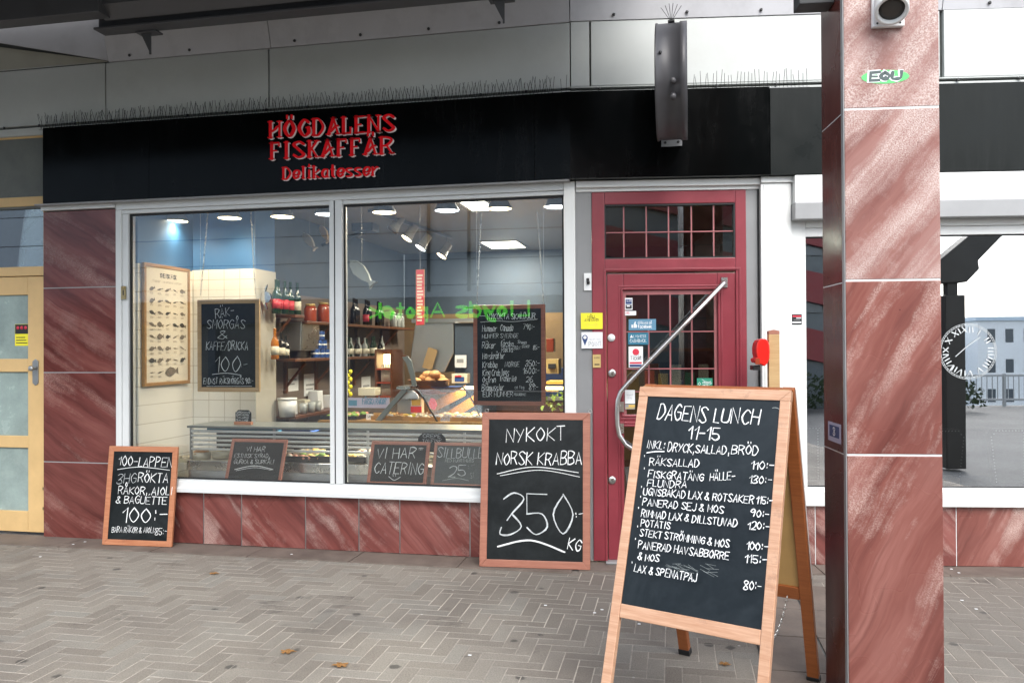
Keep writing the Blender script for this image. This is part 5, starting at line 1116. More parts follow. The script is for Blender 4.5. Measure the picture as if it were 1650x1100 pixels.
for i, (x0_, y0_, x1_2, y1_2, nm) in enumerate(((734, 321, 775, 334, 'square warm ceiling light panel near the window head'), (776, 391, 834, 396, 'long thin warm ceiling light panel further back in the shop'))):
    c0_ = hit(FA, x0_, y0_, 1.0); za = ZC-.012
    A_, B_, C_ = ground(x0_, y0_, za), ground(x1_2, y0_, za), ground(x0_, y1_2, za)
    yy = sorted((A_.y, C_.y)); 
    t = Thing('ceiling_light', nm, 'ceiling light', FA, ((A_.x+B_.x)/2, yy[0], ZC), 'ceiling light panels'); xa_, xb_ = A_.x, B_.x
    if yy[1]-yy[0] < .55: yy[1] = yy[0]+.6
    t.part('frame', B(xa_-.03, xb_+.03, yy[0]-.03, yy[1]+.03, ZC-.01, ZC-.001), 'white'); t.part('diffuser', B(xa_, xb_, yy[0], yy[1], ZC-.014, ZC-.0105), 'ceil_light'); add_light('ceiling_panel_light', 'AREA', ((xa_+xb_)/2, (yy[0]+yy[1])/2, ZC-.02), 26, (1, .88, .68), .5)
# chilled counter under the window
U0 = hit(FA, 304, 700, .30).x; U1 = -.12; zt_ = hit(FA, 420, 687, .30).z; ztr = hit(FA, 340, 741, .30).z; zlow = hit(FA, 340, 757, .3).z
cc_ = Thing('chilled_counter', 'low chilled counter with horizontal chrome grille bars along the shop window', 'counter', FA, ((U0+U1)/2, .5, 0))
cc_.part('body', B(U0, U1, .31, .74, .004, ztr-.035), 'steel_dull'); cc_.part('front_edge', B(U0-.01, U1, .285, .3095, zlow, ztr-.004), 'steel', bevel=.004)
cc_.part('kick_panel', B(U0, U1, .296, .3085, .05, zlow-.002), 'alu')
cc_.part('top_shelf', B(U0-.01, U1, .29, .70, zt_-.018, zt_), 'strut_grey', bevel=.003); cc_.part('light_tube', MB().tube([(U0+.1, .62, zt_-.03), (U1-.1, .62, zt_-.03)], .01, 8), 'bulb_white'); add_light('added_shelf_light', 'AREA', ((U0+U1)/2, .5, zt_-.045), 7, (1, .93, .82), .3); bpy.data.lights['added_shelf_light'].shape = 'RECTANGLE'; bpy.data.lights['added_shelf_light'].size = 2.6; bpy.data.lights['added_shelf_light'].size_y = .15  # tube and area lamp added to brighten the food in the counter
cc_.part('back_panel', B(U0, U1, .70, .74, ztr, zt_-.02), 'plastic_black')
cc_.part('deck', B(U0, U1, .31, .6995, ztr-.034, ztr-.01), 'foil')
for i in range(5):
    zb_3 = zt_-.045-i*.036
    if i < 5: cc_.part('grille_bar', MB().tube([(U0+.02, .31, zb_3), (U1, .31, zb_3)], .0095 if i else .011, 8), 'bar_pale')
for p in (307, 441, 592, 748): x = hit(FA, p, 700, .32).x; cc_.part('grille_post', B(x-.009, x+.009, .322, .335, ztr-.009, zt_-.019), 'steel_dull')
# blue packs on the grille shelf
zb_ = zt_-.055
solo('blue_packs', 'row of blue packets lying under the counter top at the left', 'packets', MB().m('s_teal').box(U0+.10, U0+.72, .4, .62, zt_-.06, zt_-.022).m('navy_can').box(U0+.75, U0+1.0, .42, .62, zt_-.055, zt_-.022), None, FA, (U0+.4, .5, zt_-.06))
def dish(name, label, px, py, d, w, dp_, h, m_, food=None, fm=None, group=None, seed=1, rd=False, parts=6, pile=.03):
    q = hit(FA, px, py, d); t = Thing(name, label, 'food tray' if not rd else 'food tub', FA, (q.x, d, q.z), group)
    if rd: t.part('tub', MB().m(m_).lathe([(w*.42, 0), (w*.5, h), (w*.47, h), (w*.44, h*.7)], q, 'z', 18))
    else: t.part('tray', MB().m(m_).box(q.x-w/2, q.x+w/2, d-dp_/2, d+dp_/2, q.z, q.z+.004).box(q.x-w/2, q.x+w/2, d-dp_/2, d-dp_/2+.005, q.z+.0041, q.z+h).box(q.x-w/2, q.x+w/2, d+dp_/2-.005, d+dp_/2, q.z+.0041, q.z+h).box(q.x-w/2, q.x-w/2+.005, d-dp_/2+.0051, d+dp_/2-.0051, q.z+.0041, q.z+h).box(q.x+w/2-.005, q.x+w/2, d-dp_/2+.0051, d+dp_/2-.0051, q.z+.0041, q.z+h))
    if food:
        rg = random.Random(seed); mb = MB()
        for i in range(parts*3):
            mb.m(rg.choice(food)); rr = pile*rg.uniform(.5, 1.1)
            if rd: a = rg.uniform(0, 6.3); r_ = w*.34*math.sqrt(rg.random()); c = (q.x+r_*cos(a), d+r_*sin(a), q.z+h*.85)
            else: c = (q.x+rg.uniform(-.42, .42)*w, d+rg.uniform(-.4, .4)*dp_, q.z+h*rg.uniform(.5, 1.05))
            mb.blob(c, rr*rg.uniform(.8, 1.5), rr, rr*rg.uniform(.5, .8), 7, 4, .18)
        t.part('food', mb)
    return t
dish('salad_tub', 'round foil pie tub at the left end of the chilled counter', 325, 739, .42, .16, .16, .06, 'foil', ['pie', 'bread'], rd=True, group='tubs in the chilled counter', seed=2)
dish('salad_tub', 'larger crusty pie tub just left of the estnisk syrad board', 357, 737, .45, .17, .17, .065, 'foil', ['pie', 'cheese'], rd=True, group='tubs in the chilled counter', seed=3)
dish('food_tray', 'foil tray of seafood salad with lemon right of the estnisk syrad board', 480, 741, .42, .26, .2, .045, 'plastic_black', ['cheese', 'lettuce', 'shrimp', 'foil'], group='trays in the chilled counter', seed=4)
dish('food_tray', 'black tray of yellow cheese wedges beside the window mullion', 519, 741, .45, .22, .2, .045, 'plastic_black', ['cheese', 'pie', 'lettuce'], group='trays in the chilled counter', seed=5)
dish('food_tray', 'tray with pale fish just right of the window mullion', 577, 741, .42, .2, .2, .04, 'plastic_black', ['fish', 'cheese', 'foil'], group='trays in the chilled counter', seed=6)
for i, (px_, fd, nm) in enumerate(((447, ['lettuce', 'foil'], 'green salad tray behind the right edge of the estnisk board'), (499, ['pie', 'cheese', 'shrimp'], 'tray of golden pastries between the salad and cheese trays'), (600, ['fish', 'shrimp'], 'tray of pink shrimp left of the catering board'), (640, ['foil', 'lettuce', 'cheese'], 'mixed tray hidden behind the catering board'), (700, ['pie', 'bread'], 'bread tray behind the smeared grey board'))):
    dish('food_tray', nm, px_, 735, .55, .2, .18, .05, 'foil', fd, group='trays in the chilled counter', seed=40+i, parts=8, pile=.025)
dish('food_tray', 'shallow tray of pale food at the far left of the counter deck', 300, 742, .40, .2, .18, .03, 'foil', ['fish', 'foil'], group='trays in the chilled counter', seed=9)
# small signs standing on / in the counter
q = rect(FA, 379, 665, 406, 681, .42); t = Thing('table_sign', 'small black sign with rounded top in a wooden foot on the counter top', 'sign', FA, ((q[0]+q[1])/2, .42, zt_))
xm_ = (q[0]+q[1])/2; w2 = (q[1]-q[0])/2; zt2 = max(q[3], zt_+.12)
t.part('foot', B(xm_-w2, xm_+w2, .40, .44, zt_, zt_+.026), 'wood_orange', bevel=.003)
pn = t.part('panel', MB().prism([(xm_-w2+.005, zt_+.0265), (xm_+w2-.005, zt_+.0265), (xm_+w2-.005, zt2-.02), (xm_+w2-.03, zt2), (xm_-w2+.03, zt2), (xm_-w2+.005, zt2-.02)], 'y', .415, .421), 'board')
mb = MB().m('chalk')
for i, tx in enumerate(('ORDNING', 'CAFE & FISK', 'TALLRIK', 'SALLAD')): write(mb, tx, (xm_-w2+.014, zt2-.025-i*.021), (xm_+w2-.014-.006*i, zt2-.025-i*.021), .013, wallplace(.4145), .0028, .04, .05, .0002*i)
t.part('writing', mb, None, pn)
q = rect(FA, 680, 697, 712, 712, .28); t = Thing('table_sign', 'black eight sided sign reading crepe in front of the grille', 'sign', FA, ((q[0]+q[1])/2, .28, q[2]))
zb5 = hit(FA, 696, 728, .28).z; xm_ = (q[0]+q[1])/2; w2 = (q[1]-q[0])/2+.03
pn = t.part('panel', MB().prism([(xm_-w2, zb5), (xm_+w2, zb5), (xm_+w2, q[3]-.035), (xm_+w2-.04, q[3]), (xm_-w2+.04, q[3]), (xm_-w2, q[3]-.035)], 'y', .276, .282), 'board')
mb = MB().m('chalk_thin'); write(mb, 'CREPE', (xm_-.07, q[3]-.038), (xm_+.07, q[3]-.036), .026, wallplace(.2755), .0035, .04, .1); write(mb, 'TONFISK', (xm_-.075, q[3]-.074), (xm_+.075, q[3]-.072), .024, wallplace(.2755), .0035, .04, .1, .0006); t.part('writing', mb, None, pn)
# deli glass counter behind
dd = 1.05
dl = Thing('deli_counter', 'glass fronted deli counter with grey struts and golden food trays', 'deli counter', FA, (-1, 1.3, 0))
a_, b_ = hit(FA, 604, 684, dd), hit(FA, 655, 625, dd); xE = hit(FA, 925, 650, dd).x
dl.part('base', B(a_.x-.5, -.1, .98, 1.85, .004, zt_-.03), 'steel_dull'); dl.part('deck', B(a_.x-.5, -.1, .98, 1.85, zt_-.029, zt_-.012), 'tray_gold')
nv = Vector((b_.z-a_.z, 0, -(b_.x-a_.x))).normalized()*.022
dl.part('strut', MB().prism([(a_.x-nv.x, a_.z-nv.z), (a_.x+nv.x, a_.z+nv.z), (b_.x+nv.x, b_.z+nv.z), (b_.x-nv.x, b_.z-nv.z)], 'y', dd-.015, dd+.02), 'strut_grey', bevel=.004)
c_ = [hit(FA, *p, dd) for p in ((655, 625), (672, 627), (682, 640), (692, 658), (707, 683))]; dl.part('curved_edge', MB().tube(c_, .008, 8), 'plastic_black')
c2_ = [hit(FA, *p, dd+.1) for p in ((745, 622), (752, 630), (764, 650), (778, 680))]; dl.part('curved_edge', MB().tube(c2_, .008, 8), 'plastic_black')
gs_ = MB(); 
for i in range(4):
    p_, q_ = c_[i], c_[i+1]; k1 = Vector((1.0, .2, 0)); gs_.face([p_, q_, q_+k1, p_+k1])
dl.part('curved_glass', gs_, 'glass_clear')
bt = rect(FA, 640, 622, 662, 627, dd); dl.part('top_bracket', B(bt[0], bt[1], dd-.02, dd+.25, bt[2], bt[3]), 'steel')
fan = hit(FA, 659, 640, dd+.03); fm_ = MB().m('plastic_white').prism([(fan.x+.085*cos(t), fan.z-.01+.07*sin(t)) for t in [pi*i/12 for i in range(13)]], 'y', dd+.03, dd+.05); dl.part('white_guard', fm_)
u_ = [hit(FA, *p, dd-.04) for p in ((648, 575), (655, 585), (661, 605), (664, 622))]; dl.part('upright', MB().m('strut_grey').prism([(u_[0].x, u_[0].z), (u_[1].x, u_[1].z), (u_[2].x, u_[2].z), (u_[3].x, u_[3].z), (u_[3].x+.04, u_[3].z), (u_[2].x+.04, u_[2].z+.01), (u_[1].x+.045, u_[1].z+.02), (u_[0].x+.05, u_[0].z+.01)], 'y', dd-.045, dd-.03))
lampm = emis('counter light', (1, .72, .32), 3.0); M['counter_light'] = lampm
dl.part('light_tube', MB().tube([(a_.x+.1, 1.55, b_.z-.02), (-.2, 1.55, b_.z-.02)], .014, 8), 'counter_light'); add_light('counter_tube_light', 'AREA', ((a_.x-.2)/2, 1.5, b_.z-.05), 5, (1, .68, .32), .5)
for i, (px_, py_, dx_, f_) in enumerate(((560, 677, .5, ['lettuce', 'shrimp', 'foil', 'lettuce']), (640, 680, .45, ['cheese', 'pie', 'bread']), (690, 676, .4, ['fish', 'pie', 'foil']), (735, 680, .4, ['shrimp', 'bread', 'pie', 'fish']), (765, 676, .35, ['foil', 'fish', 'bread']), (900, 668, .5, ['lettuce', 'fish', 'lettuce']))):
    d6 = 1.25+.05*(i % 2); q6 = hit(FA, px_, py_, d6)
    nmz = ['tray of green leaf and shrimp salad right of the window mullion', 'golden tray of smoked food under the grey strut', 'golden tray of fish between strut and curved edge', 'tray of shrimps and bread left of the large crab board', 'tray of wrapped fish below the hanging price list', 'tray of green herbs seen right of the hanging price list'][i]
    t = dish('deli_tray', nmz, px_, py_, d6, .34, .4, .035, 'tray_gold' if i else 'plastic_black', f_, None, 'trays in the deli counter', 20+i, parts=12, pile=.03); t.o.location.z = zt_-.011
# amber cardboard sheets leaning in the counter
for i, (A0, A1, d7) in enumerate((((640, 672), (690, 655), 1.5), ((690, 660), (750, 628), 1.55), ((720, 672), (772, 640), 1.6))):
    a7, b7 = hit(FA, *A0, d7), hit(FA, *A1, d7); w7 = .05
    solo('shelf_board', ['sloping golden display board low in the deli counter', 'sloping golden display board in the middle of the deli counter', 'upper sloping golden display board near the crab board'][i], 'display board', MB().prism([(a7.x, a7.z-w7), (b7.x, b7.z-w7), (b7.x, b7.z+w7), (a7.x, a7.z+w7)], 'y', d7, d7+.012), 'tray_gold', FA, a7, 'golden display boards')
# scale
q = rect(FA, 640, 640, 690, 664, 1.35); t = Thing('scale', 'grey shop scale with an orange and red display on the deli counter', 'scale', FA, (q[0], 1.35, q[2]))
t.part('body', B(q[0], q[0]+.17, 1.35, 1.6, q[2]-.02, q[3]-.02), 'steel_dull', bevel=.005); t.part('platter', B(q[0]-.03, q[0]+.19, 1.33, 1.62, q[3]-.019, q[3]-.008), 'steel')
k8 = rect(FA, 663, 645, 677, 653, 1.33); hd_ = t.part('display_head', B(k8[0]-.01, k8[1]+.01, 1.34, 1.42, q[2]-.015, k8[3]+.02), 'plastic_white', bevel=.004); t.part('display', B(k8[0], k8[1], 1.334, 1.3395, k8[2], k8[3]+.01), 'cheese', hd_); t.part('red_band', B(k8[0]-.01, k8[1]+.01, 1.335, 1.3395, q[2], k8[2]-.01), 'red_tag', hd_)
# red price tag
q = hit(FA, 697, 650, 1.2); solo('price_tag', 'bright red crumpled price tag in the deli counter', 'tag', MB().prism([(q.x-.03, q.z-.04), (q.x+.02, q.z-.055), (q.x+.04, q.z-.01), (q.x+.02, q.z+.04), (q.x-.015, q.z+.05), (q.x-.035, q.z+.01)], 'y', 1.2, 1.206), 'red_tag', FA, q)
# bread basket and rolls
q = hit(FA, 692, 630, 1.45); t = Thing('bread_basket', 'brown wicker basket full of bread rolls on the deli counter', 'basket', FA, (q.x, 1.45, q.z))
t.part('basket', MB().m('wicker').lathe([(.15, -.02), (.19, .10), (.20, .105), (.185, .095), (.17, .05)], q, 'z', 28))
wv = MB().m('wood_shelf')
for i in range(5): wv.tube([(q.x+(.153+.008*i)*cos(t_), 1.45+(.153+.008*i)*sin(t_), q.z-.008+.024*i) for t_ in [2*pi*k_/20 for k_ in range(21)]], .004, 5, False)
t.part('weave', wv)
rs_ = [(-.12, .09), (-.05, .12), (.02, .10), (.09, .12), (.14, .09), (-.02, .15), (.06, .155)]
for i, (dx, dz) in enumerate(rs_):
    solo('bread_roll', 'golden brown bread roll heaped in the wicker basket', 'bread roll', MB().blob((q.x+dx, 1.42+.05*(i % 2), q.z+dz), .055, .05, .035, 12, 8, .05), 'bread', FA, (q.x+dx, 1.45, q.z+dz), 'rolls in the basket')
# steel hood, hanging paper, price strip
h0 = rect(FA, 672, 519, 731, 600, 2.6); t = Thing('extractor_hood', 'large brushed steel hood at the back of the shop', 'hood', FA, ((h0[0]+h0[1])/2, 2.8, h0[2]))
t.part('body', MB().prism([(h0[0]-.02, h0[3]), (h0[1], h0[3]), (h0[1]+.0, h0[2]+.2), (h0[1]-.1, h0[2]), (h0[0]-.1, h0[2])], 'y', 2.6, 3.3), 'steel_soft', bevel=.01); t.part('rim', B(h0[0]-.05, h0[1]+.25, 2.57, 2.598, h0[3]-.005, h0[3]+.035), 'steel_dull')
t.part('side_cabinet', B(h0[1]+.01, h0[1]+.3, 2.62, 3.3, h0[2]-.8, h0[3]-.01), 'wall_dark_reflect')
q4 = [hit(FA, *p, 2.55) for p in ((680, 592), (696, 596), (705, 564), (690, 559))]; solo('paper_sheet', 'curled sheet of brownish paper hanging in front of the steel hood', 'paper', MB().prism([(p.x, p.z) for p in q4], 'y', 2.55, 2.556), 'cardboard', FA, q4[0])
q4 = rect(FA, 670, 434, 684, 524, 1.3); t = Thing('price_strip', 'long red and white hanging price list strip in the right window', 'price list', FA, (q4[0], 1.3, q4[3]))
t.part('strip', B(q4[0], q4[1], 1.3, 1.306, q4[2], q4[3]), 'cardboard'); ln_ = MB()
ln_.m('label_red').box(q4[0]+.004, q4[1]-.004, 1.2985, 1.2995, q4[2]+.004, q4[3]-.004); ln_.m('label_cream'); rg = random.Random(3); n9 = 15
for i in range(n9): z_ = q4[3]-.05-i*(q4[3]-q4[2]-.07)/n9; ln_.box(q4[0]+.012, q4[1]-.012-rg.uniform(0, .02), 1.297, 1.2984, z_-.012, z_+.004)
t.part('price_lines', ln_); t.part('cord', MB().tube([((q4[0]+q4[1])/2, 1.303, q4[3]), ((q4[0]+q4[1])/2, 1.303, ZC)], .002, 4), 'steel_dull')
# shelves along the deep left wall
XS = XW+.25
def shelf(label, ya, yb, z, brs):
    t = Thing('wall_shelf', label, 'shelf', FA, (XW, (ya+yb)/2, z), 'brown wall shelves')
    t.part('board', B(XW+.001, XS, ya, yb, z-.028, z), 'wood_shelf', bevel=.003)
    for y in brs: t.part('bracket', MB().box(XW+.001, XW+.03, y, y+.04, z-.33, z-.029).tube([(XW+.02, y+.02, z-.27), (XS-.03, y+.02, z-.04)], .014, 4), 'wood_shelf')
za, zb7 = hitx(470, 506, XS).z, hitx(600, 524, XS).z
yA = D2+.02; ySp = hitx(491, 510, XS).y
shelf('short upper brown shelf holding green bottles beside the tiled column', yA, ySp, za, [ySp-.25]); shelf('long upper brown shelf with jars and wine bottles running to the back', ySp+.05, hitx(668, 537, XS).y, zb7, [ySp+.6, ySp+1.8, ySp+2.6])
zl_ = hitx(500, 577, XS).z; shelf('lower brown shelf with liquor bottles and blue cans on the left wall', yA, hitx(655, 578, XS).y, zl_, [yA+.25, yA+.9, yA+1.9])
zk = .88; shelf('lowest brown shelf carrying the white tub beside the column', yA, yA+1.2, zk, [yA+.3])
def bottle(x, y, z, h, r, m_, lab, label, group, neck=.36):
    t = Thing('bottle', label, 'bottle', FA, (x, y, z), group)
    t.part('glass', MB().m(m_).lathe([(r*.9, 0), (r, .006), (r, h*.52), (r*.85, h*.60), (r*neck, h*.74), (r*neck, h*.96), (r*neck*1.1, h*.97), (r*neck*1.1, h)], (x, y, z), 'z', 12))
    if lab: t.part('paper_label', MB().m(lab).lathe([(r+.0008, h*.14), (r+.0008, h*.42)], (x, y, z), 'z', 12))
rg = random.Random(8)
ys = [hitx(p, 490, XS-.06).y for p in (445, 452, 459, 471, 479)]
for i, y in enumerate(ys): bottle(XS-.06-.02*(i % 2), y, za, .30, .036, 'bottle_green', 'label_red' if i != 4 else 'label_cream', 'tall green glass bottle with a red or pale label on the short upper shelf', 'green bottles on the upper shelf')
for i, p in enumerate((500, 521, 531)):
    y = hitx(p, 515, XS-.07).y; t = Thing('preserve_jar', ['squat reddish jar with a pale lid left of the mullion on the upper shelf', 'taller reddish jar, middle of the trio left of the mullion', 'reddish jar partly hidden behind the mullion'][i], 'jar', FA, (XS-.07, y, zb7), 'red jars on the upper shelf')
    t.part('glass', MB().m('jar_red').lathe([(.055, 0), (.06, .01), (.06, .12+.03*(i > 0)), (.045, .15+.03*(i > 0))], (XS-.07, y, zb7), 'z', 14)); t.part('lid', MB().m('s_tan').lathe([(.047, .1505+.03*(i > 0)), (.047, .17+.03*(i > 0))], (XS-.07, y, zb7), 'z', 14))
for i in range(9):
    y = hitx(570+i*6.5, 500, XS-.06).y; bottle(XS-.06-.03*(i % 3), y, zb7, .29, .036, 'bottle_dark', 'label_red' if i == 3 else None, 'dark wine bottle in the cluster right of the mullion' if i != 3 else 'dark wine bottle with a red label right of the mullion', 'wine bottles on the upper shelf')
for i, p in enumerate((634, 640, 646)):
    y = hitx(p, 515, XS-.06).y; t = Thing('glass_jar', 'small glass jar towards the far end of the upper shelf', 'jar', FA, (XS-.06, y, zb7), 'glass jars on the upper shelf'); t.part('glass', MB().m('glassy').lathe([(.04, 0), (.045, .01), (.045, .13), (.03, .16)], (XS-.06, y, zb7), 'z', 12)); t.part('lid', MB().m('steel_dull').lathe([(.032, .1605), (.032, .18)], (XS-.06, y, zb7), 'z', 12))
for i, (p, m_, lb, nm) in enumerate(((443, 'amber', 'label_cream', 'amber liquor bottle with a cream label on the lower shelf by the column'), (453, 'bottle_dark', 'label_cream', 'dark bottle with a pale label next to the amber bottle'), (460, 'bottle_dark', 'label_cream', 'shorter dark bottle, third from the column on the lower shelf'))):
    bottle(XS-.06, hitx(p, 560, XS-.06).y, zl_, .27-.03*i, .035, m_, lb, nm, 'bottles on the lower shelf')
for i in range(10):
    y = hitx(563+i*6.2, 565, XS-.06).y; bottle(XS-.06-.025*(i % 2), y, zl_, .20+.05*rg.random(), .032, rg.choice(['bottle_dark', 'bottle_green', 'glassy']), 'label_cream', 'small sauce bottle in the row right of the mullion on the lower shelf', 'sauce bottles on the lower shelf')
k_ = 0
for lv, n_c in enumerate((3, 2, 1)):
    for i in range(n_c):
        y = hitx(508+i*8+lv*4, 560, XS-.07).y; z0_ = zl_+lv*.088
        t = Thing('blue_can', 'blue tin in the stacked pyramid on the lower shelf', 'tin', FA, (XS-.07, y, z0_), 'stacked blue tins'); t.part('body', MB().m('navy_can').lathe([(.042, .001), (.043, .004), (.043, .082), (.042, .086)], (XS-.07, y, z0_), 'z', 14)); t.part('stripe', MB().m('s_white').lathe([(.0436, .035), (.0436, .05)], (XS-.07, y, z0_), 'z', 14))
q = rect(FA, 462, 513, 505, 558, 1.75); q = hitx(484, 536, XW+.12)
t = Thing('steel_cabinet', 'grey steel box cabinet on the left wall between the shelves', 'cabinet', FA, (XW, q.y, zl_+.04)); t.part('body', B(XW+.002, XW+.2, q.y-.15, q.y+.25, zl_+.07, za-.06), 'steel_dull', bevel=.006); t.part('door', B(XW+.201, XW+.206, q.y-.13, q.y+.23, zl_+.09, za-.08), 'steel')
yq = hitx(463, 665, XS-.08).y; t = Thing('white_tub', 'white plastic tub with a lid standing on the lowest shelf', 'tub', FA, (XS-.08, yq, zk)); t.part('tub', MB().m('plastic_white').lathe([(.07, 0), (.085, .15), (.08, .15)], (XS-.08, yq, zk), 'z', 20)); t.part('lid', MB().m('plastic_white').lathe([(.088, .151), (.088, .168)], (XS-.08, yq, zk), 'z', 20))
for i, p in enumerate((489, 502, 512)):
    y = hitx(p, 655, XS-.06).y; solo('drinking_glass', ['left of three drinking glasses on the lowest shelf', 'middle of three drinking glasses on the lowest shelf', 'right of three drinking glasses near the mullion'][i], 'glass', MB().m('glassy').lathe([(.032, 0), (.038, .10), (.036, .10), (.031, .006)], (XS-.06, y, zk), 'z', 14), None, FA, (XS-.06, y, zk), 'glasses on the lowest shelf')
# lit glass cabinet, yellow hanging decoration, cartons, poster of paper by the till
q = rect(FA, 604, 566, 632, 640, 2.2); t = Thing('lit_cabinet', 'tall warm lit glass cabinet with rows of small bottles', 'display cabinet', FA, ((q[0]+q[1])/2, 2.2, q[2]))
t.part('case', MB().m('wood_shelf').box(q[0], q[0]+.02, 2.2, 2.5, q[2], q[3]).box(q[1]-.02, q[1], 2.2, 2.5, q[2], q[3]).box(q[0], q[1], 2.501, 2.52, q[2], q[3]).box(q[0], q[1], 2.2, 2.5, q[3]+.001, q[3]+.02))
hs_ = (q[3]-q[2])/3
t.part('lit_panel', B(q[0]+.021, q[1]-.021, 2.40, 2.41, q[2]+hs_*1.9, q[3]-.03), 'counter_light')
for i in range(3): t.part('shelf', B(q[0]+.021, q[1]-.021, 2.2, 2.5, q[2]+hs_*i*.9, q[2]+hs_*i*.9+.015), 'jar_red')
bt_ = MB()
for r_ in (0, 1):
    for i in range(6): bt_.m('label_cream' if r_ else 'foil').lathe([(.016, 0), (.016, .12), (.007, .15), (.007, .18)], (q[0]+.05+i*(q[1]-q[0]-.1)/5, 2.28, q[2]+hs_*r_*.9+.016), 'z', 8)
t.part('bottles', bt_)
for i in range(3):
    p = hit(FA, 563+ (i % 2)*2, 606+i*9, 1.5); 
yy_ = hit(FA, 563, 616, 1.5); mb = MB().m('yellow')
for i in range(7): mb.blob((yy_.x+.012*(-1)**i, 1.5, yy_.z-.11+.035*i), .02, .015, .022, 8, 5, .1)
mb.m('steel_dull').tube([(yy_.x, 1.5, yy_.z+.12), (yy_.x, 1.5, yy_.z+.35)], .002, 4); solo('lemon_string', 'string of small yellow lemons hanging right of the mullion', 'decoration', mb, None, FA, yy_)
for nm, r4, d4, m_, cat in (('cardboard_box', (577, 625, 604, 637, 1.6, 'label_cream'), 0, 0, 'white carton'), ('counter_banner', (560, 641, 627, 657, 1.2, 's_lilac'), 0, 0, 'banner')):
    q = rect(FA, *r4[:4], r4[4]); mb = MB().m(r4[5]).box(q[0], q[1], r4[4], r4[4]+(.15 if nm[0] == 'c' and nm[1] == 'a' else .01), q[2], q[3])
    if nm == 'counter_banner': mb.m('s_blue').box(q[0]+.01, q[0]+.09, r4[4]-.002, r4[4]-.0005, q[2]+.02, q[3]-.02); write(mb, 'FÄRSKA RÄKOR', (q[0]+.14, q[2]+.035), (q[1]-.03, q[2]+.035), .05, wallplace(r4[4]-.001), .008, .03)
    solo(nm, 'white carton lying behind the deli counter below the lit cabinet' if nm == 'cardboard_box' else 'pale lilac and blue paper banner across the deli counter', cat, mb, None, FA, (q[0], r4[4], q[2]), bevel=.002)
q = rect(FA, 733, 572, 744, 592, 2.55); solo('notice_sheet', 'white notice sheet on the dark cabinet right of the steel hood', 'notice', MB().m('s_white').box(q[0], q[1]+.05, 2.55, 2.556, q[2], q[3]).m('s_grey').box(q[0]+.02, q[1]+.02, 2.547, 2.5495, q[2]+.05, q[3]-.04), None, FA, (q[0], 2.55, q[2]))
q = rect(FA, 728, 602, 753, 617, 1.9); solo('picture_box', 'small box with a blue and red picture beside the bread basket', 'box', MB().m('label_cream').box(q[0], q[1], 1.9, 2.0, q[2], q[3]).m('navy_can').box(q[0]+.03, q[1]-.03, 1.896, 1.8995, q[2]+.015, q[2]+.06).m('label_red').box(q[0]+.03, q[1]-.06, 1.896, 1.8995, q[3]-.04, q[3]-.015), None, FA, (q[0], 1.9, q[2]))
q = hit(FA, 722, 626, 1.3); solo('scoop_bowl', 'dark blue shallow bowl in front of the bread basket', 'bowl', MB().m('s_navy').lathe([(.06, 0), (.15, .045), (.155, .05), (.14, .045), (.05, .01)], (q.x, 1.3, q.z-.03), 'z', 24), None, FA, q)
# things seen right of the hanging price list
def wallbox(name, label, cat, x0, y0, x1, y1, d, m_, dp_=.1, bev=.004):
    q = rect(FA, x0, y0, x1, y1, d); return solo(name, label, cat, B(q[0], q[1], d, d+dp_, q[2], q[3]), m_, FA, (q[0], d, q[2]), bevel=bev), q
_, q = wallbox('wall_heater', 'glossy dark red metal box on the tan wall right of the hanging price list', 'wall box', 880, 545, 892, 567, 3.0, 'jar_red', .15, .01)
wallbox('card_terminal', 'small black terminal screen on a cream box right of the hanging price list', 'till', 883, 586, 895, 594, 2.6, 's_black', .03)
wallbox('till_box', 'cream till box on the back counter at the right of the window', 'till', 880, 578, 900, 602, 2.64, 's_tan', .2)
wallbox('display_shelf', 'yellow lit shelf edge above the herbs right of the price list', 'shelf', 880, 614, 921, 619, 2.0, 'cheese', .3, .002)
wallbox('shelf_label', 'orange label strip hanging under the yellow shelf edge', 'label', 880, 626, 900, 631, 1.95, 's_tan', .006, 0)
pn = MB().m('lettuce'); rg = random.Random(5); q = hit(FA, 902, 642, 1.7)
for i in range(60):
    a = rg.uniform(0, 6.3); c = Vector((q.x+rg.uniform(-.13, .13), 1.7+rg.uniform(-.1, .1), q.z+rg.uniform(-.09, .1))); s_ = rg.uniform(.02, .045); pn.face([c, c+Vector((cos(a)*s_, .01, sin(a)*s_)), c+Vector((cos(a+.7)*s_*1.3, -.01, sin(a+.7)*s_*1.3))])
solo('herb_plant', 'bunch of green herbs low behind the window at the corner post', 'herbs', pn, None, FA, q)
sh2 = Thing('wall_shelf', 'dark shelf with packets seen through the red door glass', 'shelf', FA, (.8, 2.2, 1.2)); sh2.part('board', B(.35, 1.6, 2.1, 2.5, 1.05, 1.08), 'wood_shelf'); sh2.part('board', B(.35, 1.6, 2.1, 2.5, 1.45, 1.48), 'wood_shelf'); sh2.part('back_panel', B(.35, 1.6, 2.501, 2.53, .6, 1.9), 'wall_dark_reflect')
rg = random.Random(9)
for i in range(9): x = .42+i*.125; h = rg.uniform(.12, .26); solo('packet', 'colourful packet on the shelf behind the door glass', 'packet', B(x, x+.09, 2.2, 2.28, 1.081, 1.081+h), rg.choice(['label_cream', 's_tan', 'label_red', 's_green', 'cheese', 's_white']), FA, (x, 2.2, 1.08), 'packets behind the door', .004)

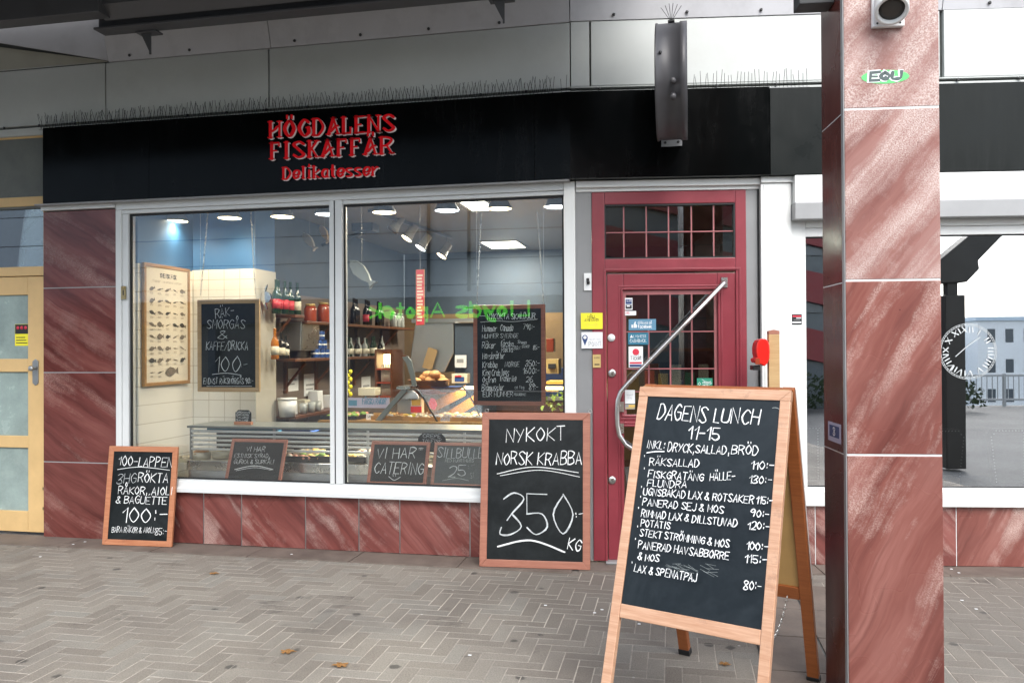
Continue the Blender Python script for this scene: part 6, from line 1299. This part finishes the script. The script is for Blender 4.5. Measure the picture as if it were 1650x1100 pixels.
# price cards standing in the counters
pc = [(572, 676, 1.12), (596, 677, 1.12), (628, 680, 1.14), (664, 678, 1.14), (700, 679, 1.14), (722, 678, 1.16), (748, 679, 1.16), (886, 664, 1.16), (905, 666, 1.16)]
for i, (px_, py_, d) in enumerate(pc):
    q = hit(FA, px_, py_, d); mb = MB().m('s_white' if i % 3 else 'yellow').prism([(q.x-.035, zt_-.011), (q.x+.035, zt_-.011), (q.x+.033, zt_+.04), (q.x-.033, zt_+.04)], 'y', d-.002, d)
    mb.m('s_black'); write(mb, ('%d:-' % (39+i*20)), (q.x-.024, zt_+.002), (q.x+.024, zt_+.002), .022, wallplace(d-.0022), .004, .03)
    solo('price_card', ['white', 'yellow'][i % 3 == 0]+' price card in the deli counter, '+['first', 'second', 'third', 'fourth', 'fifth', 'sixth', 'seventh', 'eighth', 'ninth'][i]+' from the mullion', 'price card', mb, None, FA, (q.x, d, zt_), 'price cards in the deli counter')
# fish ornaments hung high in the window and on the wall
def hung_fish(px, py, d, L_, label, m_, ang):
    q = hit(FA, px, py, d); ol = [(-1, .05), (-.7, .28), (-.2, .38), (.35, .25), (.7, .08), (1, .32), (.92, 0), (1, -.3), (.7, -.08), (.3, -.26), (-.3, -.36), (-.8, -.2)]
    R2 = lambda a, b_: (q.x+L_*(a*cos(ang)-b_*sin(ang)), q.z+L_*(a*sin(ang)+b_*cos(ang)))
    solo('hanging_fish', label, 'ornament', MB().m(m_).prism([R2(*p) for p in ol], 'y', d-.02, d+.02).m('steel_dull').tube([(q.x, d, q.z+.03), (q.x, d, ZC-.01)], .0015, 4), None, FA, q, 'fish ornaments hung in the shop', .008)
hung_fish(499, 389, 1.6, .10, 'small brown fish ornament hanging left of the mullion', 'fish', -.9); hung_fish(523, 377, 1.5, .09, 'dim fish ornament hanging close to the mullion', 'cardboard', -1.1); hung_fish(583, 440, 1.2, .16, 'large grey fish ornament hanging right of the mullion', 'strut_grey', -.8)
q = rect(FA, 566, 332, 600, 372, 2.2); t = Thing('wall_speaker', 'black loudspeaker high in the shop behind the spotlights', 'loudspeaker', FA, (q[0], 2.2, q[2])); t.part('case', B(q[0], q[1], 2.2, 2.4, q[2], q[3]), 'plastic_black', bevel=.008); t.part('arm', MB().tube([((q[0]+q[1])/2, 2.3, q[2]), ((q[0]+q[1])/2-.5, 2.3, q[2]-.12)], .02, 8), 'plastic_black')
# back counter against the rear wall with cartons, crates and machines
bc = Thing('back_counter', 'low dark counter along the rear wall of the shop', 'counter', FA, (-.8, 4.3, 0)); bc.part('cupboard', B(-2.0, 1.2, 3.9, 4.6, .004, .86), 'wood_shelf'); bc.part('worktop', B(-2.02, 1.22, 3.87, 4.62, .861, .90), 'steel_dull')
rg = random.Random(21); x = -1.95; n = 0
kinds = [('carton', 'cardboard'), ('carton', 'label_cream'), ('crate', 's_blue'), ('tin', 'navy_can'), ('carton', 's_white'), ('crate', 's_green'), ('carton', 's_tan')]
while x < 1.0:
    k_, m_ = rg.choice(kinds); w7 = rg.uniform(.12, .28); h7 = rg.uniform(.12, .42)
    solo(k_, 'assorted '+k_+' standing on the dark counter at the back of the shop', k_, B(x, x+w7, 4.0, 4.3, .901, .901+h7), m_, FA, (x, 4.1, .9), 'boxes on the back counter', .006); x += w7+rg.uniform(.01, .05); n += 1
# hanging ladles and pans by the hood
for i in range(6):
    x = -1.55+i*.09; mb = MB().m('steel').tube([(x, 3.5, 1.95), (x, 3.5, 1.62)], .006, 6).blob((x, 3.49, 1.59), .035, .02, .035, 10, 6)
    solo('ladle', 'steel ladle hanging on the rail beside the hood', 'ladle', mb, None, FA, (x, 3.5, 1.7), 'ladles on the rail')
solo('utensil_rail', 'thin steel rail with hanging ladles beside the hood', 'rail', MB().tube([(-1.7, 3.5, 1.96), (-.95, 3.5, 1.96)], .008, 8), 'steel', FA, (-1.3, 3.5, 1.96))
# packets and bags on the deep lower shelf and under it
for i in range(8):
    y = yA+.15+i*.28; h7 = rg.uniform(.1, .2); z0_ = zk if i < 4 else .004
    solo('paper_bag', 'small paper bag or packet on the lowest shelf of the left wall', 'bag', MB().prism([(XW+.02, z0_), (XW+.14, z0_), (XW+.13, z0_+h7), (XW+.03, z0_+h7)], 'y', y, y+.12), rg.choice(['cardboard', 'label_cream', 's_tan', 's_white']), FA, (XW+.1, y, z0_), 'paper bags on the low shelf', .004)
# small framed notices on the left deep wall
for i, (px_, py_) in enumerate(((470, 610), (500, 618), (590, 620))):
    p = hitx(px_, py_, XW+.004); solo('notice_sheet', ['left of three pinned sheets under the lower shelf', 'middle pinned sheet under the lower shelf beside the mullion', 'right pinned sheet under the lower shelf beyond the mullion'][i], 'notice', MB().m('s_white').box(XW+.002, XW+.004, p.y-.14, p.y+.14, p.z-.12, p.z+.1).m('s_grey').box(XW+.0045, XW+.005, p.y-.1, p.y+.1, p.z-.02, p.z).box(XW+.0045, XW+.005, p.y-.1, p.y+.06, p.z-.06, p.z-.045), None, FA, p, 'pinned sheets')

# ================================================================== ACROSS THE SQUARE, seen in the glass
YO = -21.0
def mir(px, py, D): p = hit(FA, px, py, D); return p.x, p.z
op = Thing('pharmacy_building', 'grey blue building with a dark pharmacy sign band, mirrored in the shop window', 'building', FA, (-15, YO, 0))
x_r = mir(1010, 400, -YO)[0]; zS0, zS1 = mir(700, 518, -YO)[1], mir(700, 479, -YO)[1]; zL = [mir(700, y, -YO)[1] for y in (459, 418, 372, 320)]
op.part('ground_storey', B(-45, x_r, YO-.6, YO-.4, 0, zS0), 'opp_low'); op.part('sign_band', B(-45, x_r, YO-.5, YO, zS0+.002, zS1), 'opp_dark')
lv = [zS1+.002]+zL+[zL[-1]+3]
for i in range(5): op.part('cladding_band', B(-45, x_r, YO-.6, YO-.05-.02*i, lv[i]+.02, lv[i+1]-.02), 'opp_blue'); 
for i in range(1, 5): op.part('joint_line', B(-45, x_r, YO-.55, YO-.12, lv[i]-.02+.001, lv[i]+.02-.001), 'opp_line')
for i in range(12): op.part('column', B(-40+3.4*i, -39.7+3.4*i, YO-.38, YO-.1, 0, zS0-.01), 'opp_dark')
for x in (mir(690, 400, -YO)[0], mir(755, 400, -YO)[0]): op.part('downpipe', MB().tube([(x, YO-.0, zS1+.2), (x, YO-.0, lv[-1])], .06, 8), 'opp_line')
lt = MB(); A_, B_ = mir(597, 517, -YO), mir(852, 512, -YO)
mp2 = lambda uu, vv, h: (uu, YO+.05+h, vv)
Lw = B_[0]-A_[0]; zb9 = (A_[1]+B_[1])/2; hgt = (zS1-zS0)*.56
# reads normally for someone facing it, so mirrored in our window
flip = lambda uu, vv, h: (B_[0]-(uu-A_[0]), YO+.05+h, vv)
write(lt, 'Lloyds Apotek', (A_[0], zb9+.1), (B_[0], zb9+.1), hgt, flip, .14, .0, 0, 0, None, 1.2)
so_ = op.part('sign_letters', lt, 'green_letter')
# stair tower with red parapets
D9 = 14; st0, st1 = hit(FB, 1285, 500, D9).x, hit(FB, 1352, 500, D9).x; zz_ = [hit(FB, 1315, y, D9).z for y in (640, 590, 520, 450, 380)]
sx0 = st0-6.0
stt = Thing('stair_building', 'grey building with slanting red stair parapets, mirrored in the cafe window left of the pillar', 'building', FB, (st0, -D9, 0))
stt.part('wall', B(sx0, st1, -D9-5, -D9-.3, -.04, 9), 'stair_grey')
for z in (1.5, 2.9, 4.3): stt.part('parapet', MB().prism([(sx0, z+1.2), (st1, z-.5), (st1, z+.25), (sx0, z+1.95)], 'y', -D9-.3, -D9-.1), 'stair_red')
for z in (.6, 2.2, 3.6): stt.part('window_strip', B(sx0+.5, st1-.3, -D9-.3, -D9-.25, z+.1, z+.5), 'apt_glass')
# apartment block and terrace fence
DA = 75; ax0 = hit(FB, 1576, 600, DA).x; zt9 = hit(FB, 1610, 517, DA).z
ap = Thing('apartment_block', 'pale blue and white apartment block mirrored in the cafe window', 'building', FB, (ax0+15, -DA, -9))
ap.part('wall', B(ax0, ax0+45, -DA-14, -DA, -9.4, zt9), 'apt_white'); ap.part('side_wing', B(ax0-9, ax0-.01, -DA-20, -DA-6, -9.4, hit(FB, 1565, 541, DA).z), 'apt_blue'); ap.part('roof_edge', B(ax0-.3, ax0+45.3, -DA-14.3, -DA+.3, zt9+.01, zt9+.4), 'apt_blue')
n_w = 0
for fl in range(4):
    z = zt9-2.9*fl-2.1
    for i in range(20):
        x = ax0+.9+i*1.75
        if i % 5 == 3:
            bl = ap.part('balcony', B(x-.4, x+2.3, -DA+.01, -DA+1.4, z-.9, z+.1), 'apt_blue'); ap.part('balcony_recess', B(x-.3, x+2.2, -DA+.002, -DA+.03, z+.11, z+1.5), 'apt_glass', bl)
        elif i % 5 != 4: ap.part('window', B(x, x+.75, -DA+.002, -DA+.04, z, z+1.3), 'apt_glass')
yF = PE; fz0 = hit(FB, 1600, 650, 15).z; fz1 = hit(FB, 1600, 603, 15).z
fe = Thing('steel_fence', 'long grey steel railing at the edge of the square, mirrored in the cafe window', 'fence', FB, (15, -15, 0))
fe.part('rail', B(4, 45, -15.03, -14.97, fz1-.05, fz1).box(4, 45, -15.03, -14.97, .1, .15), 'fence_steel')
brs_ = MB()
for i in range(300): brs_.box(4+i*.13, 4.018+i*.13, -15.008, -14.992, .151, fz1-.051)
o = fe.part('fence_bars', brs_, 'fence_steel'); o['kind'] = 'stuff'
for i in range(18): fe.part('post', B(4+i*2.3, 4.06+i*2.3, -15.035, -14.965, -.05, fz1+.02), 'fence_steel')
bs = MB(); rg = random.Random(2)
for i in range(1500):
    x = rg.uniform(4.2, 9.5); y = -13.4+rg.gauss(0, .25); z = rg.uniform(0, .8)*(.5+.5*abs(sin(x*3))); a = rg.uniform(0, 6.3); s_ = rg.uniform(.05, .12); bs.face([(x, y, z), (x+s_*cos(a), y+s_*sin(a), z+.02), (x+s_*cos(a+.9), y+.03, z+s_)])
solo('low_hedge', 'low dark hedge in front of the railing, mirrored in the cafe window', 'hedge', bs, 'bush', FB, (7, -13.4, 0))
# dark canopy post by the square
D10 = 4.6; c10 = hit(FB, 1535, 600, D10); wz = abs(hit(FB, 1551, 600, D10).x-hit(FB, 1519, 600, D10).x); zA = hit(FB, 1535, 476, D10).z
cp = Thing('canopy_post', 'dark steel canopy post with a slanting arm, mirrored in the cafe window', 'post', FB, (c10.x, -D10, 0))
cp.part('post', B(c10.x-wz/2, c10.x+wz/2, -D10-.12, -D10+.12, -.02, zA), 'post_dark', bevel=.01); cp.part('neck', B(c10.x-wz*.25, c10.x+wz*.25, -D10-.06, -D10+.06, zA+.001, zA+.16), 'post_dark')
arm = [hit(FB, *p, D10) for p in ((1500, 428), (1556, 381), (1640, 315), (1690, 315), (1607, 384), (1571, 421), (1573, 434), (1553, 455), (1517, 457), (1500, 457))]
cp.part('arm', MB().prism([(p.x, p.z) for p in arm], 'y', -D10-.12, -D10+.12), 'post_dark', bevel=.01)


# ================================================================== LEAVES AND LITTER
def leaf_at(px, py, r, rot, label):
    p = ground(px, py, .003); mb = MB(); ol = []
    for i in range(20):
        a = 2*pi*i/20; rr = r*(1+.35*cos(5*a))*(.75+.25*abs(cos(a/2))); ol.append((p.x+rr*cos(a+rot), p.y+rr*.8*sin(a+rot)))
    c = (p.x, p.y, .012); n = len(ol)
    mb.add([c]+[(x, y, .003+.008*abs(sin(i*1.7))) for i, (x, y) in enumerate(ol)], [(0, i+1, (i+1) % n+1) for i in range(n)])
    mb.tube([c, (p.x+r*1.5*cos(rot), p.y+r*1.2*sin(rot), .005)], .0012, 4)
    solo('fallen_leaf', label, 'leaf', mb, 'leaf', FA, (p.x, p.y, 0), 'fallen leaves on the paving')
leaf_at(462, 1050, .034, .4, 'curled brown leaf on the paving at lower left'); leaf_at(549, 1072, .036, 2.2, 'flat yellow brown leaf near the bottom edge of the paving'); leaf_at(1167, 1070, .026, 1, 'small yellow leaf under the sandwich board'); leaf_at(344, 924, .028, .2, 'small dark leaf on the paving below the plinth')
ltm = MB().m('s_white'); rg = random.Random(6)
for px_, py_ in ((118, 877), (137, 873), (65, 897), (757, 1053), (958, 985), (970, 980), (1030, 1003), (879, 973), (1533, 917), (1545, 923), (1550, 965), (1573, 979), (1280, 990), (1261, 1041), (470, 893)):
    p = ground(px_, py_, .01); z9 = .0125 if py_ < 925 else .004
    a = rg.uniform(0, 3); ltm.box(p.x-.008, p.x+.008, p.y-.005, p.y+.006, z9, z9+.002)
ltm_o = solo('paper_scraps', 'tiny white scraps of litter scattered on the paving', 'litter', ltm, None, FA, (0, -.5, 0)); ltm_o['kind'] = 'stuff'
